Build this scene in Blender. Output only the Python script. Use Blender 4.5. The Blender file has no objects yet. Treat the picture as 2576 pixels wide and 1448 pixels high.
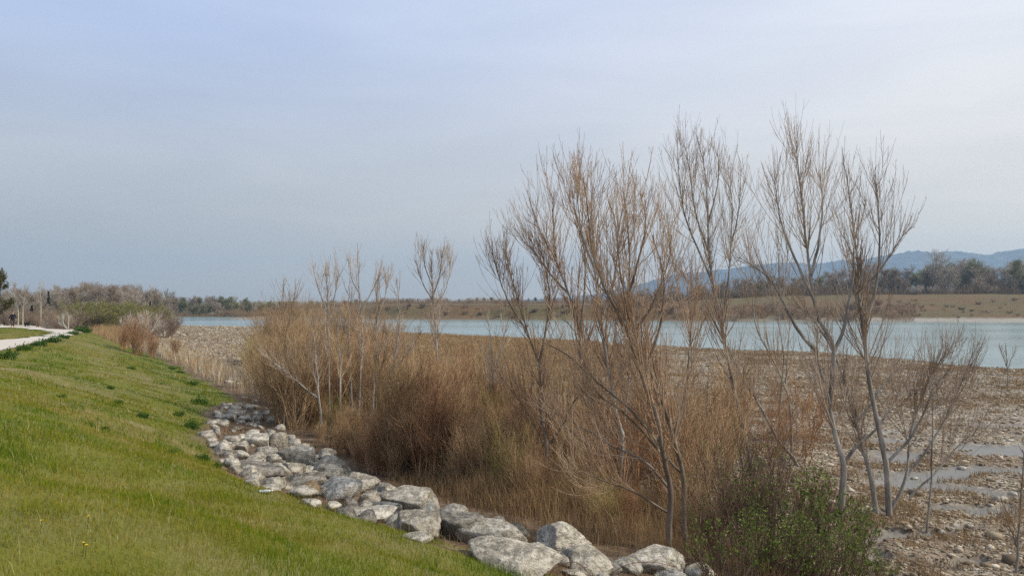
import bpy, math, random
import numpy as np
from mathutils import Vector, noise as mnoise

sc = bpy.context.scene
COL = sc.collection
RNG = np.random.default_rng(7)
random.seed(7)

# ------------------------------------------------------------------ camera
CAMZ = 6.0
F, CX, CY, HORIZ = 2000.0, 1288.0, 724.0, 757.0
PITCH = math.atan((HORIZ - CY) / F)
cd = bpy.data.cameras.new('camera')
cam = bpy.data.objects.new('camera', cd)
COL.objects.link(cam)
cam.location = (0, 0, CAMZ)
cam.rotation_euler = (math.pi / 2 + PITCH, 0, 0)
cd.sensor_fit = 'HORIZONTAL'
cd.angle = 2 * math.atan(CX / F)
cd.clip_start = 0.05
cd.clip_end = 20000
sc.camera = cam

# ------------------------------------------------------------------ world, sun, exposure
SUN_AZ, SUN_EL = math.radians(97), math.radians(44)
world = bpy.data.worlds.new('World')
sc.world = world
world.use_nodes = True
wt = world.node_tree
wt.nodes.clear()


def wnode(t, **kw):
    n = wt.nodes.new(t)
    for k, v in kw.items():
        setattr(n, k, v)
    return n


def set_ramp(node, stops):
    r = node.color_ramp
    while len(r.elements) > 1:
        r.elements.remove(r.elements[-1])
    r.elements[0].position = stops[0][0]
    r.elements[0].color = (*stops[0][1], 1)
    for p, c in stops[1:]:
        e = r.elements.new(p)
        e.color = (*c, 1)


def build_world():
    L = wt.links.new
    tc = wnode('ShaderNodeTexCoord')
    sep = wnode('ShaderNodeSeparateXYZ')
    L(tc.outputs['Generated'], sep.inputs[0])
    sky = wnode('ShaderNodeTexSky', sky_type='NISHITA', sun_disc=False, sun_elevation=SUN_EL, sun_rotation=SUN_AZ)
    sky.air_density = 1.2
    sky.dust_density = 3.0
    skm = wnode('ShaderNodeVectorMath', operation='SCALE')
    skm.inputs['Scale'].default_value = 0.10
    L(sky.outputs[0], skm.inputs[0])
    # thin high cloud veil: colour by elevation, whiter towards the sun
    rl = wnode('ShaderNodeValToRGB')
    set_ramp(rl, [(0.0, (0.49, 0.465, 0.42)), (0.06, (0.51, 0.51, 0.50)), (0.16, (0.56, 0.595, 0.655)),
                  (0.30, (0.53, 0.63, 0.86)), (0.5, (0.52, 0.64, 0.93)), (1.0, (0.48, 0.60, 0.90))])
    rr = wnode('ShaderNodeValToRGB')
    set_ramp(rr, [(0.0, (0.76, 0.69, 0.59)), (0.08, (0.89, 0.83, 0.74)), (0.2, (0.91, 0.885, 0.875)),
                  (0.4, (0.935, 0.955, 1.01)), (1.0, (0.80, 0.87, 1.0))])
    L(sep.outputs['Z'], rl.inputs[0])
    L(sep.outputs['Z'], rr.inputs[0])
    az = wnode('ShaderNodeMapRange')
    az.inputs['From Min'].default_value = -0.40
    az.inputs['From Max'].default_value = 0.62
    L(sep.outputs['X'], az.inputs['Value'])
    azs = wnode('ShaderNodeMath', operation='SMOOTH_MAX')
    azs.inputs[1].default_value = 0.0
    azs.inputs[2].default_value = 0.1
    L(az.outputs[0], azs.inputs[0])
    mixa = wnode('ShaderNodeMix', data_type='RGBA')
    L(azs.outputs[0], mixa.inputs['Factor'])
    L(rl.outputs[0], mixa.inputs['A'])
    L(rr.outputs[0], mixa.inputs['B'])
    # streaky darker / lighter cloud texture
    mp = wnode('ShaderNodeMapping')
    mp.inputs['Scale'].default_value = (1.6, 1.6, 9.0)
    mp.inputs['Rotation'].default_value = (0.0, 0.09, 0.0)
    L(tc.outputs['Generated'], mp.inputs[0])
    nz = wnode('ShaderNodeTexNoise')
    nz.inputs['Scale'].default_value = 1.7
    nz.inputs['Detail'].default_value = 5.0
    nz.inputs['Roughness'].default_value = 0.5
    nz.inputs['Distortion'].default_value = 0.4
    L(mp.outputs[0], nz.inputs['Vector'])
    cr = wnode('ShaderNodeMapRange')
    cr.inputs['From Min'].default_value = 0.3
    cr.inputs['From Max'].default_value = 0.7
    cr.inputs['To Min'].default_value = 0.95
    cr.inputs['To Max'].default_value = 1.045
    L(nz.outputs['Fac'], cr.inputs['Value'])
    # blue gaps between the veils are a little bluer as well as darker
    tint = wnode('ShaderNodeMix', data_type='RGBA')
    tint.inputs['A'].default_value = (0.90, 0.95, 1.03, 1)
    tint.inputs['B'].default_value = (1.04, 1.03, 1.0, 1)
    L(nz.outputs['Fac'], tint.inputs['Factor'])
    vm = wnode('ShaderNodeVectorMath', operation='SCALE')
    L(mixa.outputs['Result'], vm.inputs[0])
    L(cr.outputs[0], vm.inputs['Scale'])
    vt = wnode('ShaderNodeVectorMath', operation='MULTIPLY')
    L(vm.outputs[0], vt.inputs[0])
    L(tint.outputs['Result'], vt.inputs[1])
    mx = wnode('ShaderNodeMix', data_type='RGBA')
    mx.inputs['Factor'].default_value = 0.94
    L(skm.outputs[0], mx.inputs['A'])
    L(vt.outputs[0], mx.inputs['B'])
    bg = wnode('ShaderNodeBackground')
    bg.inputs['Strength'].default_value = 1.0
    out = wnode('ShaderNodeOutputWorld')
    L(mx.outputs['Result'], bg.inputs['Color'])
    L(bg.outputs[0], out.inputs[0])


build_world()

sd = bpy.data.lights.new('sun', 'SUN')
sd.energy = 4.0
sd.angle = math.radians(2.0)
sd.color = (1.0, 0.93, 0.82)
sun = bpy.data.objects.new('sun', sd)
COL.objects.link(sun)
SUNV = Vector((math.cos(SUN_EL) * math.sin(SUN_AZ), math.cos(SUN_EL) * math.cos(SUN_AZ), math.sin(SUN_EL)))
sun.rotation_euler = SUNV.to_track_quat('Z', 'Y').to_euler()

sc.view_settings.view_transform = 'Standard'
sc.view_settings.look = 'None'
sc.view_settings.exposure = 0.0
sc.view_settings.gamma = 1.0
sc.cycles.use_denoising = False
sc.cycles.use_adaptive_sampling = False
sc.cycles.caustics_reflective = False
sc.cycles.caustics_refractive = False
sc.cycles.sample_clamp_indirect = 1.5
sc.cycles.sample_clamp_direct = 6.0
sc.cycles.max_bounces = 6
sc.cycles.transparent_max_bounces = 8
sc.cycles.volume_bounces = 0


# ------------------------------------------------------------------ small numeric helpers
def lerp(a, b, t):
    return a + (b - a) * t


def sstep(a, b, x):
    t = np.clip((x - a) / (b - a), 0, 1)
    return t * t * (3 - 2 * t)


def _hash(ix, iy, s):
    h = (ix.astype(np.int64) * 374761393 + iy.astype(np.int64) * 668265263 + s * 974711) & 0x7fffffff
    h = ((h ^ (h >> 13)) * 1274126177) & 0x7fffffff
    return ((h ^ (h >> 16)) & 0xffff) / 65535.0


def vnoise(x, y, s=0):
    x = np.asarray(x, float); y = np.asarray(y, float)
    ix = np.floor(x); iy = np.floor(y)
    fx = x - ix; fy = y - iy
    fx = fx * fx * (3 - 2 * fx); fy = fy * fy * (3 - 2 * fy)
    a = _hash(ix, iy, s); b = _hash(ix + 1, iy, s); c = _hash(ix, iy + 1, s); d = _hash(ix + 1, iy + 1, s)
    return lerp(lerp(a, b, fx), lerp(c, d, fx), fy)


def fbm(x, y, s=0, o=4):
    r = 0; a = 0.5; n = 0
    for i in range(o):
        r = r + a * vnoise(x * 2 ** i, y * 2 ** i, s + i * 17); n += a; a *= 0.5
    return r / n


# ------------------------------------------------------------------ lie of the land (water level = 0)
CY_, CX_, CZ_ = zip(*[(-40, 6, 5.9), (0, -7, 5.5), (36, -23.2, 3.4), (79, -43, 3.1), (85, -51, 3.1), (95, -72, 3.1), (120, -112, 3.1), (400, -260, 3.1)])
TY_, TX_ = zip(*[(-40, 38), (0, 13.5), (5, 9.8), (10, 6.0), (13, 3.5), (17.6, -1.0), (20.8, -3.8), (31, -9.6), (41, -14), (51, -20),
                 (65, -28), (73, -33), (80, -38), (95, -51), (120, -66), (160, -77), (200, -89), (260, -116), (500, -240)])
NX_, NY_ = zip(*[(-300, 230), (-110, 196), (-75, 176), (-50, 168), (-25, 142), (-2, 122), (22, 106), (35, 97), (41, 82), (44, 74), (48, 69), (60, 50), (80, 20), (100, -20)])
FX_, FY_ = zip(*[(-400, 420), (-150, 330), (-109, 303), (-91, 300), (-70, 282), (-38, 261), (26, 245), (84, 235), (146, 226), (300, 205), (600, 180)])


def levee_f(x, y):
    c = np.interp(y, CY_, CX_); t = np.interp(y, TY_, TX_)
    return (x - c) / np.maximum(t - c, 1.0)


def silt_mask(x, y):
    n = fbm(x * 0.30, y * 0.75, 91, 4)
    edge = sstep(0.40, 0.50, x / np.maximum(y, 1)) * (1 - sstep(32, 46, y))
    return sstep(0.53, 0.60, n) * edge


def T(x, y):
    x = np.asarray(x, float); y = np.asarray(y, float)
    c = np.interp(y, CY_, CX_); t = np.interp(y, TY_, TX_); zc = np.interp(y, CY_, CZ_)
    f = (x - c) / np.maximum(t - c, 1.0)
    s = np.clip(f, 0, 1)
    prof = 1 - lerp(s, s * s * (3 - 2 * s), 0.55)
    zt = 1.15
    rt = np.maximum(x - t, 0) * 0.75
    bar = 0.16 + 0.62 * sstep(30, 110, y) * (1 - sstep(-5, 30, x))
    zp = bar + (zt - bar) * np.exp(-(rt / 5.0) ** 1.4)
    z = np.where(f < 1, zt + (zc - zt) * prof, zp)
    z = z + (fbm(x * 0.35, y * 0.35, 3, 3) - 0.5) * 0.36 * np.where(f < 1, np.where(f < 0.03, 0.15, 1.0), 0.6)
    sm = silt_mask(x, y)
    z = np.where(f < 1.2, z, lerp(z, 0.05, sm))
    # river
    yn = np.interp(x, NX_, NY_) + (fbm(x * 0.08, y * 0.02 + 5, 21, 3) - 0.5) * 9
    yf = np.interp(x, FX_, FY_) + (fbm(x * 0.05, x * 0 + 9, 33, 3) - 0.5) * 8
    river = sstep(-9, 3, y - yn)
    z = lerp(z, -0.8, np.where(f > 0.9, river, 0))
    # spit of gravel on the far side of the bend
    spit = np.exp(-(((x + 84) / 15) ** 2)) * np.exp(-(((y - 268) / 7.5) ** 2))
    z = np.where(f > 1, np.maximum(z, -0.8 + 1.7 * spit), z)
    # far bank: scarp in the centre, long rising meadow on the right, low wooded shore on the left
    d = y - yf
    a = x / np.maximum(y, 1)
    right = sstep(0.12, 0.36, a)
    left = sstep(0.14, 0.26, -a)
    pc = 0.25 * sstep(0, 3, d) + 3.9 * sstep(4, 17, d) + 0.6 * sstep(20, 110, d)
    pr = 1.5 * sstep(0, 14, d) + 7.6 * sstep(8, 125, d)
    pl = 2.2 * sstep(0, 30, d) + 0.5 * sstep(30, 120, d)
    zf = lerp(lerp(pc, pr, right), pl, left) + (fbm(x * 0.12, y * 0.12, 57, 3) - 0.5) * 0.7 * sstep(3, 25, d)
    z = np.where((d > 0) & (f > 0.5), zf, z)
    return z


def raydir(u, v):
    cx = (u - CX) / F; cy = (CY - v) / F
    return np.array([cx, math.cos(PITCH) - cy * math.sin(PITCH), math.sin(PITCH) + cy * math.cos(PITCH)])


TS = np.concatenate([np.linspace(2, 40, 900), np.geomspace(40.05, 900, 2600)])


def hit(u, v):
    d = raydir(u, v)
    P = d[None] * TS[:, None]
    below = CAMZ + P[:, 2] < T(P[:, 0], P[:, 1])
    i = int(np.argmax(below)) if below.any() else len(TS) - 1
    x, y = P[i, 0], P[i, 1]
    return np.array([x, y, float(T(x, y))])


def at(u, v, y):
    d = raydir(u, v)
    p = d * (y / d[1])
    return np.array([p[0], p[1], CAMZ + p[2]])


GB = [hit(u, v) for u, v in [(1500, 1490), (1392, 1448), (1330, 1430), (1200, 1388), (1030, 1352), (900, 1305), (760, 1262), (640, 1222), (570, 1190),
                             (530, 1150), (505, 1105), (520, 1060), (560, 1010)]]
GBX = [g[0] for g in GB]; GBY = [g[1] for g in GB]
_o = np.argsort(GBY)
GBX = np.array(GBX)[_o]; GBY = np.array(GBY)[_o]


def grass_edge(y):
    far = np.interp(y, TY_, TX_) - 0.3
    g = np.interp(y, GBY, GBX)
    g = np.where(y < GBY[0], np.interp(y, TY_, TX_) - 3.5, g)
    return np.where(y > GBY[-1], np.minimum(far, np.maximum(g, far)), g)


def zones(x, y):
    x = np.asarray(x, float); y = np.asarray(y, float)
    n1 = fbm(x * 0.5, y * 0.5, 5, 3)
    n2 = fbm(x * 0.22, y * 0.22, 8, 3)
    e = grass_edge(y) + (n1 - 0.5) * 1.6
    grass = sstep(0.25, -0.35, x - e)
    t = np.interp(y, TY_, TX_)
    wl = 6.5 + (n2 - 0.5) * 9 + 3.5 * sstep(27, 19, y) * sstep(-5, 0, x) * sstep(0.28, 0.2, x / np.maximum(y, 1)) - sstep(38, 55, y) * 3.5
    litter = (1 - grass) * sstep(1.5, -1.5, x - t - wl)
    yf = np.interp(x, FX_, FY_)
    far = sstep(-12, -6, y - yf)
    litter = litter * (1 - far)
    grass = grass * np.where(levee_f(x, y) > 1.1, 1 - far, 1)
    gravel = (1 - grass) * (1 - litter) * (1 - far)
    silt = silt_mask(x, y) * gravel
    return grass, litter, gravel, silt, far


# ------------------------------------------------------------------ mesh helpers
def mesh_np(name, V, faces, mat=None, parent=None, smooth=True, attrs=None, loc=None):
    """faces: list of integer arrays (n,k); attrs: dict name -> (n,4) point colours"""
    me = bpy.data.meshes.new(name)
    V = np.ascontiguousarray(V, np.float32)
    me.vertices.add(len(V))
    me.vertices.foreach_set('co', V.ravel())
    idx = np.concatenate([f.ravel() for f in faces]).astype(np.int32)
    tot = np.concatenate([np.full(len(f), f.shape[1], np.int32) for f in faces])
    st = np.concatenate([[0], np.cumsum(tot)[:-1]]).astype(np.int32)
    me.loops.add(len(idx))
    me.loops.foreach_set('vertex_index', idx)
    me.polygons.add(len(tot))
    me.polygons.foreach_set('loop_start', st)
    if smooth:
        me.polygons.foreach_set('use_smooth', np.ones(len(tot), bool))
    me.update(calc_edges=True)
    for k, a in (attrs or {}).items():
        at_ = me.attributes.new(k, 'FLOAT_COLOR', 'POINT')
        at_.data.foreach_set('color', np.ascontiguousarray(a, np.float32).ravel())
    if mat:
        me.materials.append(mat)
    o = bpy.data.objects.new(name, me)
    COL.objects.link(o)
    if parent:
        o.parent = parent
    if loc is not None:
        o.location = loc
    return o


def tag(o, label=None, cat=None, group=None, kind=None):
    if label: o['label'] = label
    if cat: o['category'] = cat
    if group: o['group'] = group
    if kind: o['kind'] = kind
    return o


def thing(name, loc, label, cat, group=None, rz=0.0, s=1.0):
    o = bpy.data.objects.new(name, None)
    COL.objects.link(o)
    o.empty_display_size = 0.2
    o.location = tuple(map(float, loc))
    o.rotation_euler = (0, 0, rz)
    o.scale = (s, s, s) if not isinstance(s, tuple) else s
    return tag(o, label, cat, group)


def dup(src, loc, rz, s, label=None, group=None):
    r = src.copy()
    COL.objects.link(r)
    r.location = tuple(map(float, loc))
    r.rotation_euler = (0, 0, rz)
    r.scale = (s, s, s) if not isinstance(s, tuple) else s
    if label: r['label'] = label
    if group: r['group'] = group
    for ch in list(src.children):
        c = ch.copy(); COL.objects.link(c); c.parent = r
        for g in list(ch.children):
            d = g.copy(); COL.objects.link(d); d.parent = c
    return r


def tubes(P, R, S=3, closed_tip=True):
    """P (n,k,3), R (n,k) -> verts, quad faces of n tubes"""
    n, k, _ = P.shape
    Tn = np.gradient(P, axis=1)
    Tn /= np.linalg.norm(Tn, axis=2, keepdims=True) + 1e-9
    ref = np.where(np.abs(Tn[:, :1, 2:3]) > 0.9, np.array([1.0, 0.13, 0.0]), np.array([0.07, 0.0, 1.0]))
    N = np.cross(Tn, np.broadcast_to(ref, Tn.shape)); N /= np.linalg.norm(N, axis=2, keepdims=True) + 1e-9
    B = np.cross(Tn, N)
    ang = np.arange(S) * 2 * math.pi / S
    V = P[:, :, None, :] + R[:, :, None, None] * (np.cos(ang)[None, None, :, None] * N[:, :, None, :] + np.sin(ang)[None, None, :, None] * B[:, :, None, :])
    base = (np.arange(n) * k * S)[:, None, None]
    i = np.arange(k - 1)[None, :, None] * S
    j = np.arange(S)[None, None, :]
    j2 = (j + 1) % S
    Fc = np.stack([base + i + j, base + i + j2, base + i + S + j2, base + i + S + j], axis=-1).reshape(-1, 4)
    return V.reshape(-1, 3), Fc


class MB:
    def __init__(s):
        s.V = []; s.F = []; s.n = 0; s.A = []

    def add(s, V, F_, col=None):
        s.V.append(V); s.F.append(F_ + s.n); s.n += len(V)
        if col is not None:
            s.A.append(col)

    def tubes(s, P, R, S=3):
        if len(P):
            s.add(*tubes(P, R, S))

    def build(s, name, mat, parent=None, smooth=True, loc=None):
        V = np.concatenate(s.V)
        return mesh_np(name, V, s.F, mat, parent, smooth, {'tint': np.concatenate(s.A)} if s.A else None, loc)


def unit(a):
    return a / (np.linalg.norm(a, axis=-1, keepdims=True) + 1e-9)


def spawn(rng, P, R, n, t0, t1, L, ang, up, k=5, rs=0.55, rmin=0.004, taper=0.6, jit=0.12, bias=None, Lfall=0.5):
    """children strands growing off parent strands P (m,k,3), R (m,k)"""
    m, K, _ = P.shape
    seg = np.linalg.norm(np.diff(P, axis=1), axis=2).sum(1)
    pi = rng.choice(m, size=n, p=seg / seg.sum())
    t = rng.uniform(t0, t1, n)
    q = t * (K - 1); i = np.minimum(q.astype(int), K - 2); fr = (q - i)[:, None]
    p0 = P[pi, i] * (1 - fr) + P[pi, i + 1] * fr
    tan = unit(P[pi, i + 1] - P[pi, i])
    r0 = (R[pi, i] * (1 - fr[:, 0]) + R[pi, i + 1] * fr[:, 0]) * rs
    rv = unit(rng.normal(size=(n, 3)))
    perp = unit(np.cross(tan, rv))
    if bias is not None:
        perp = unit(perp + np.asarray(bias)[None])
    a = np.radians(rng.uniform(ang[0], ang[1], n))[:, None]
    d = unit(np.cos(a) * tan + np.sin(a) * perp)
    Lc = L * (1 - Lfall * (t - t0) / max(t1 - t0, 1e-6)) * rng.uniform(0.55, 1.25, n)
    out = np.empty((n, k, 3)); out[:, 0] = p0
    st = (Lc / (k - 1))[:, None]
    upv = np.array([0, 0, 1.0])
    for j in range(1, k):
        d = unit(d + upv * up / (k - 1) + rng.normal(size=(n, 3)) * jit)
        out[:, j] = out[:, j - 1] + d * st
    rr = np.maximum(r0, rmin)[:, None] * np.linspace(1, 1 - taper, k)[None]
    return out, np.maximum(rr, rmin * 0.55)


def resample(pts, k):
    pts = np.asarray(pts, float)
    s = np.concatenate([[0], np.cumsum(np.linalg.norm(np.diff(pts, axis=0), axis=1))])
    q = np.linspace(0, s[-1], k)
    return np.stack([np.interp(q, s, pts[:, j]) for j in range(pts.shape[1])], axis=1)


def smooth_line(pts, k=24):
    """Catmull-Rom through points"""
    p = np.asarray(pts, float)
    if len(p) < 3:
        return resample(p, k)
    e = np.vstack([2 * p[0] - p[1], p, 2 * p[-1] - p[-2]])
    out = []
    for i in range(1, len(e) - 2):
        t = np.linspace(0, 1, 12, endpoint=False)[:, None]
        a, b, c, d = e[i - 1], e[i], e[i + 1], e[i + 2]
        out.append(0.5 * (2 * b + (c - a) * t + (2 * a - 5 * b + 4 * c - d) * t ** 2 + (3 * b - a - 3 * c + d) * t ** 3))
    out.append(p[-1:])
    return resample(np.vstack(out), k)


# ------------------------------------------------------------------ material helpers
class NT:
    def __init__(s, name):
        s.m = bpy.data.materials.new(name)
        s.m.use_nodes = True
        s.t = s.m.node_tree
        s.t.nodes.clear()
        s.out = s.n('ShaderNodeOutputMaterial')

    def n(s, t, **kw):
        x = s.t.nodes.new(t)
        for k, v in kw.items():
            setattr(x, k, v)
        return x

    def L(s, a, b):
        s.t.links.new(a, b)

    def pos(s):
        return s.n('ShaderNodeNewGeometry').outputs['Position']

    def obj(s):
        return s.n('ShaderNodeTexCoord').outputs['Object']

    def noise(s, vec, scale, detail=4, rough=0.55, out='Fac'):
        n = s.n('ShaderNodeTexNoise')
        n.inputs['Scale'].default_value = scale
        n.inputs['Detail'].default_value = detail
        n.inputs['Roughness'].default_value = rough
        s.L(vec, n.inputs['Vector'])
        return n.outputs[out]

    def ramp(s, fac, stops):
        n = s.n('ShaderNodeValToRGB')
        set_ramp(n, stops)
        s.L(fac, n.inputs[0])
        return n.outputs[0]

    def mix(s, fac, a, b, mode='MIX'):
        n = s.n('ShaderNodeMix', data_type='RGBA', blend_type=mode)
        for key, v in (('Factor', fac), ('A', a), ('B', b)):
            if hasattr(v, 'links') or hasattr(v, 'is_linked'):
                s.L(v, n.inputs[key])
            else:
                n.inputs[key].default_value = v if key == 'Factor' else (*v, 1)
        return n.outputs['Result']

    def math(s, op, a, b=0.0):
        n = s.n('ShaderNodeMath', operation=op)
        for i, v in enumerate((a, b)):
            if hasattr(v, 'is_linked'):
                s.L(v, n.inputs[i])
            else:
                n.inputs[i].default_value = v
        return n.outputs[0]

    def bump(s, h, strength=0.4, dist=0.05):
        n = s.n('ShaderNodeBump')
        n.inputs['Strength'].default_value = strength
        n.inputs['Distance'].default_value = dist
        s.L(h, n.inputs['Height'])
        return n.outputs[0]

    def pbsdf(s, col, rough=0.9, normal=None, spec=0.2):
        b = s.n('ShaderNodeBsdfPrincipled')
        if hasattr(col, 'is_linked'):
            s.L(col, b.inputs['Base Color'])
        else:
            b.inputs['Base Color'].default_value = (*col, 1)
        if hasattr(rough, 'is_linked'):
            s.L(rough, b.inputs['Roughness'])
        else:
            b.inputs['Roughness'].default_value = rough
        b.inputs['Specular IOR Level'].default_value = spec
        if normal is not None:
            s.L(normal, b.inputs['Normal'])
        s.L(b.outputs[0], s.out.inputs[0])
        return b

    def leafy(s, col, trans=0.35):
        d = s.n('ShaderNodeBsdfDiffuse'); t = s.n('ShaderNodeBsdfTranslucent'); m = s.n('ShaderNodeMixShader')
        s.L(col, d.inputs[0]); s.L(col, t.inputs[0])
        m.inputs[0].default_value = trans
        s.L(d.outputs[0], m.inputs[1]); s.L(t.outputs[0], m.inputs[2])
        s.L(m.outputs[0], s.out.inputs[0])


def bark_mat(name, stops, scale=3.0, stretch=0.25):
    t = NT(name)
    mp = t.n('ShaderNodeMapping'); mp.inputs['Scale'].default_value = (1, 1, stretch)
    t.L(t.pos(), mp.inputs[0])
    f = t.noise(mp.outputs[0], scale, 5, 0.65)
    c = t.ramp(f, stops)
    t.pbsdf(c, 0.85, t.bump(t.noise(mp.outputs[0], scale * 8, 3), 0.5, 0.01), 0.15)
    return t.m


def twig_mat(name, stops, scale=1.3):
    t = NT(name)
    oi = t.n('ShaderNodeObjectInfo')
    f = t.noise(t.pos(), scale, 3, 0.6)
    f2 = t.math('ADD', f, t.math('MULTIPLY', t.math('SUBTRACT', oi.outputs['Random'], 0.5), 0.25))
    t.pbsdf(t.ramp(f2, stops), 0.8, None, 0.15)
    return t.m


def tint_mat(name, stops, trans=0.3, noise_scale=0.4, noise_amt=0.35):
    """vegetation whose own colour comes from a per-piece tint value plus broad patches"""
    t = NT(name)
    a = t.n('ShaderNodeAttribute', attribute_name='tint')
    sp = t.n('ShaderNodeSeparateColor'); t.L(a.outputs['Color'], sp.inputs[0])
    f = t.noise(t.pos(), noise_scale, 3, 0.6)
    f = t.math('ADD', sp.outputs[0], t.math('MULTIPLY', t.math('SUBTRACT', f, 0.5), noise_amt * 2))
    t.leafy(t.ramp(f, stops), trans)
    return t.m


# ------------------------------------------------------------------ ground
def ground_material():
    t = NT('ground_surface')
    p = t.pos()
    a = t.n('ShaderNodeAttribute', attribute_name='zone')
    sp = t.n('ShaderNodeSeparateColor'); t.L(a.outputs['Color'], sp.inputs[0])
    g, l, gr = sp.outputs[0], sp.outputs[1], sp.outputs[2]
    silt = a.outputs['Alpha']
    # turf
    n1 = t.noise(p, 0.35, 4); n2 = t.noise(p, 3.0, 5, 0.7)
    turf = t.mix(n2, (0.075, 0.085, 0.010), (0.17, 0.17, 0.024))
    turf = t.mix(t.ramp(n1, [(0.42, (0, 0, 0)), (0.62, (1, 1, 1))]), turf, t.mix(n2, (0.11, 0.10, 0.03), (0.19, 0.165, 0.06)))
    # dead leaf litter and soil
    n3 = t.noise(p, 2.2, 6, 0.75)
    lit = t.ramp(n3, [(0.3, (0.035, 0.022, 0.013)), (0.5, (0.10, 0.062, 0.034)), (0.7, (0.21, 0.14, 0.075))])
    # shingle: stones of many greys and browns
    mp = t.n('ShaderNodeMapping'); t.L(p, mp.inputs[0])
    v1 = t.n('ShaderNodeTexVoronoi'); v1.inputs['Scale'].default_value = 8.0; t.L(mp.outputs[0], v1.inputs['Vector'])
    v2 = t.n('ShaderNodeTexVoronoi'); v2.inputs['Scale'].default_value = 3.2; t.L(mp.outputs[0], v2.inputs['Vector'])
    sv = t.n('ShaderNodeSeparateColor'); t.L(v1.outputs['Color'], sv.inputs[0])
    sv2 = t.n('ShaderNodeSeparateColor'); t.L(v2.outputs['Color'], sv2.inputs[0])
    st = t.ramp(sv.outputs[0], [(0.0, (0.10, 0.072, 0.046)), (0.4, (0.22, 0.172, 0.115)), (0.8, (0.36, 0.30, 0.21)), (1.0, (0.55, 0.48, 0.37))])
    st2 = t.ramp(sv2.outputs[1], [(0.0, (0.06, 0.042, 0.028)), (0.5, (0.19, 0.15, 0.105)), (1.0, (0.42, 0.375, 0.30))])
    shingle = t.mix(0.4, st, st2)
    nb = t.noise(p, 0.16, 5, 0.65)
    shingle = t.mix(t.ramp(nb, [(0.47, (0, 0, 0)), (0.63, (0.7, 0.7, 0.7))]), shingle,
                    t.ramp(n3, [(0.3, (0.06, 0.034, 0.018)), (0.6, (0.17, 0.10, 0.05))]))
    lit = t.mix(t.ramp(t.noise(p, 6.0, 4, 0.7), [(0.52, (0, 0, 0)), (0.62, (0.5, 0.5, 0.5))]), lit, (0.20, 0.165, 0.12))
    sil = t.mix(t.noise(p, 1.2, 4), (0.145, 0.138, 0.118), (0.20, 0.19, 0.165))
    # far bank meadow
    nf = t.noise(p, 0.03, 5, 0.6); nf2 = t.noise(p, 0.4, 5, 0.7)
    far = t.mix(nf2, (0.085, 0.050, 0.018), (0.175, 0.108, 0.045))
    far = t.mix(t.ramp(nf, [(0.42, (0, 0, 0)), (0.56, (0.8, 0.8, 0.8))]), far, t.mix(nf2, (0.06, 0.055, 0.018), (0.135, 0.112, 0.042)))
    sx = t.n('ShaderNodeSeparateXYZ'); t.L(p, sx.inputs[0])
    shore = t.n('ShaderNodeMapRange'); shore.inputs['From Min'].default_value = 1.25; shore.inputs['From Max'].default_value = 0.7
    t.L(t.math('ADD', sx.outputs['Z'], t.math('MULTIPLY', t.math('SUBTRACT', nf2, 0.5), 1.2)), shore.inputs['Value'])
    xr = t.n('ShaderNodeMapRange'); xr.inputs['From Min'].default_value = 60; xr.inputs['From Max'].default_value = 105; xr.inputs['To Min'].default_value = 0.12; t.L(sx.outputs['X'], xr.inputs['Value'])
    far = t.mix(t.math('MULTIPLY', shore.outputs[0], xr.outputs[0]), far, t.mix(sv.outputs[0], (0.19, 0.165, 0.13), (0.38, 0.34, 0.28)))
    c = t.mix(g, far, turf)
    c = t.mix(l, c, lit)
    c = t.mix(gr, c, shingle)
    c = t.mix(silt, c, sil)
    hb = t.math('MULTIPLY', v1.outputs['Distance'], gr)
    hb = t.math('MULTIPLY', hb, t.math('SUBTRACT', 1.0, silt))
    hb = t.math('ADD', hb, t.math('MULTIPLY', n2, 0.5))
    rough = t.math('SUBTRACT', 0.95, t.math('MULTIPLY', silt, 0.5))
    t.pbsdf(c, rough, t.bump(hb, 0.6, 0.06), 0.25)
    return t.m


def build_ground():
    th = np.concatenate([np.linspace(-80, -42, 40), np.linspace(-41.5, 41.5, 420), np.linspace(42, 80, 40)])
    r = np.concatenate([np.linspace(0.5, 4, 12), np.geomspace(4.15, 420, 380), np.geomspace(430, 9000, 40)])
    TH, Rr = np.meshgrid(np.radians(th), r, indexing='ij')
    X = Rr * np.sin(TH); Y = Rr * np.cos(TH) - 0.0
    Z = T(X, Y)
    Z = np.where(Rr > 700, lerp(Z, 3.0, sstep(700, 1500, Rr)), Z)
    n, m = X.shape
    V = np.stack([X, Y, Z], -1).reshape(-1, 3)
    i, j = np.meshgrid(np.arange(n - 1), np.arange(m - 1), indexing='ij')
    Fc = np.stack([i * m + j, i * m + j + 1, (i + 1) * m + j + 1, (i + 1) * m + j], -1).reshape(-1, 4)[:, ::-1]
    g, l, gr, si, fa = zones(V[:, 0], V[:, 1])
    o = mesh_np('ground', V, [Fc], ground_material(), attrs={'zone': np.stack([g, l, gr, si], -1)})
    tag(o, kind='structure')


build_ground()


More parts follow.
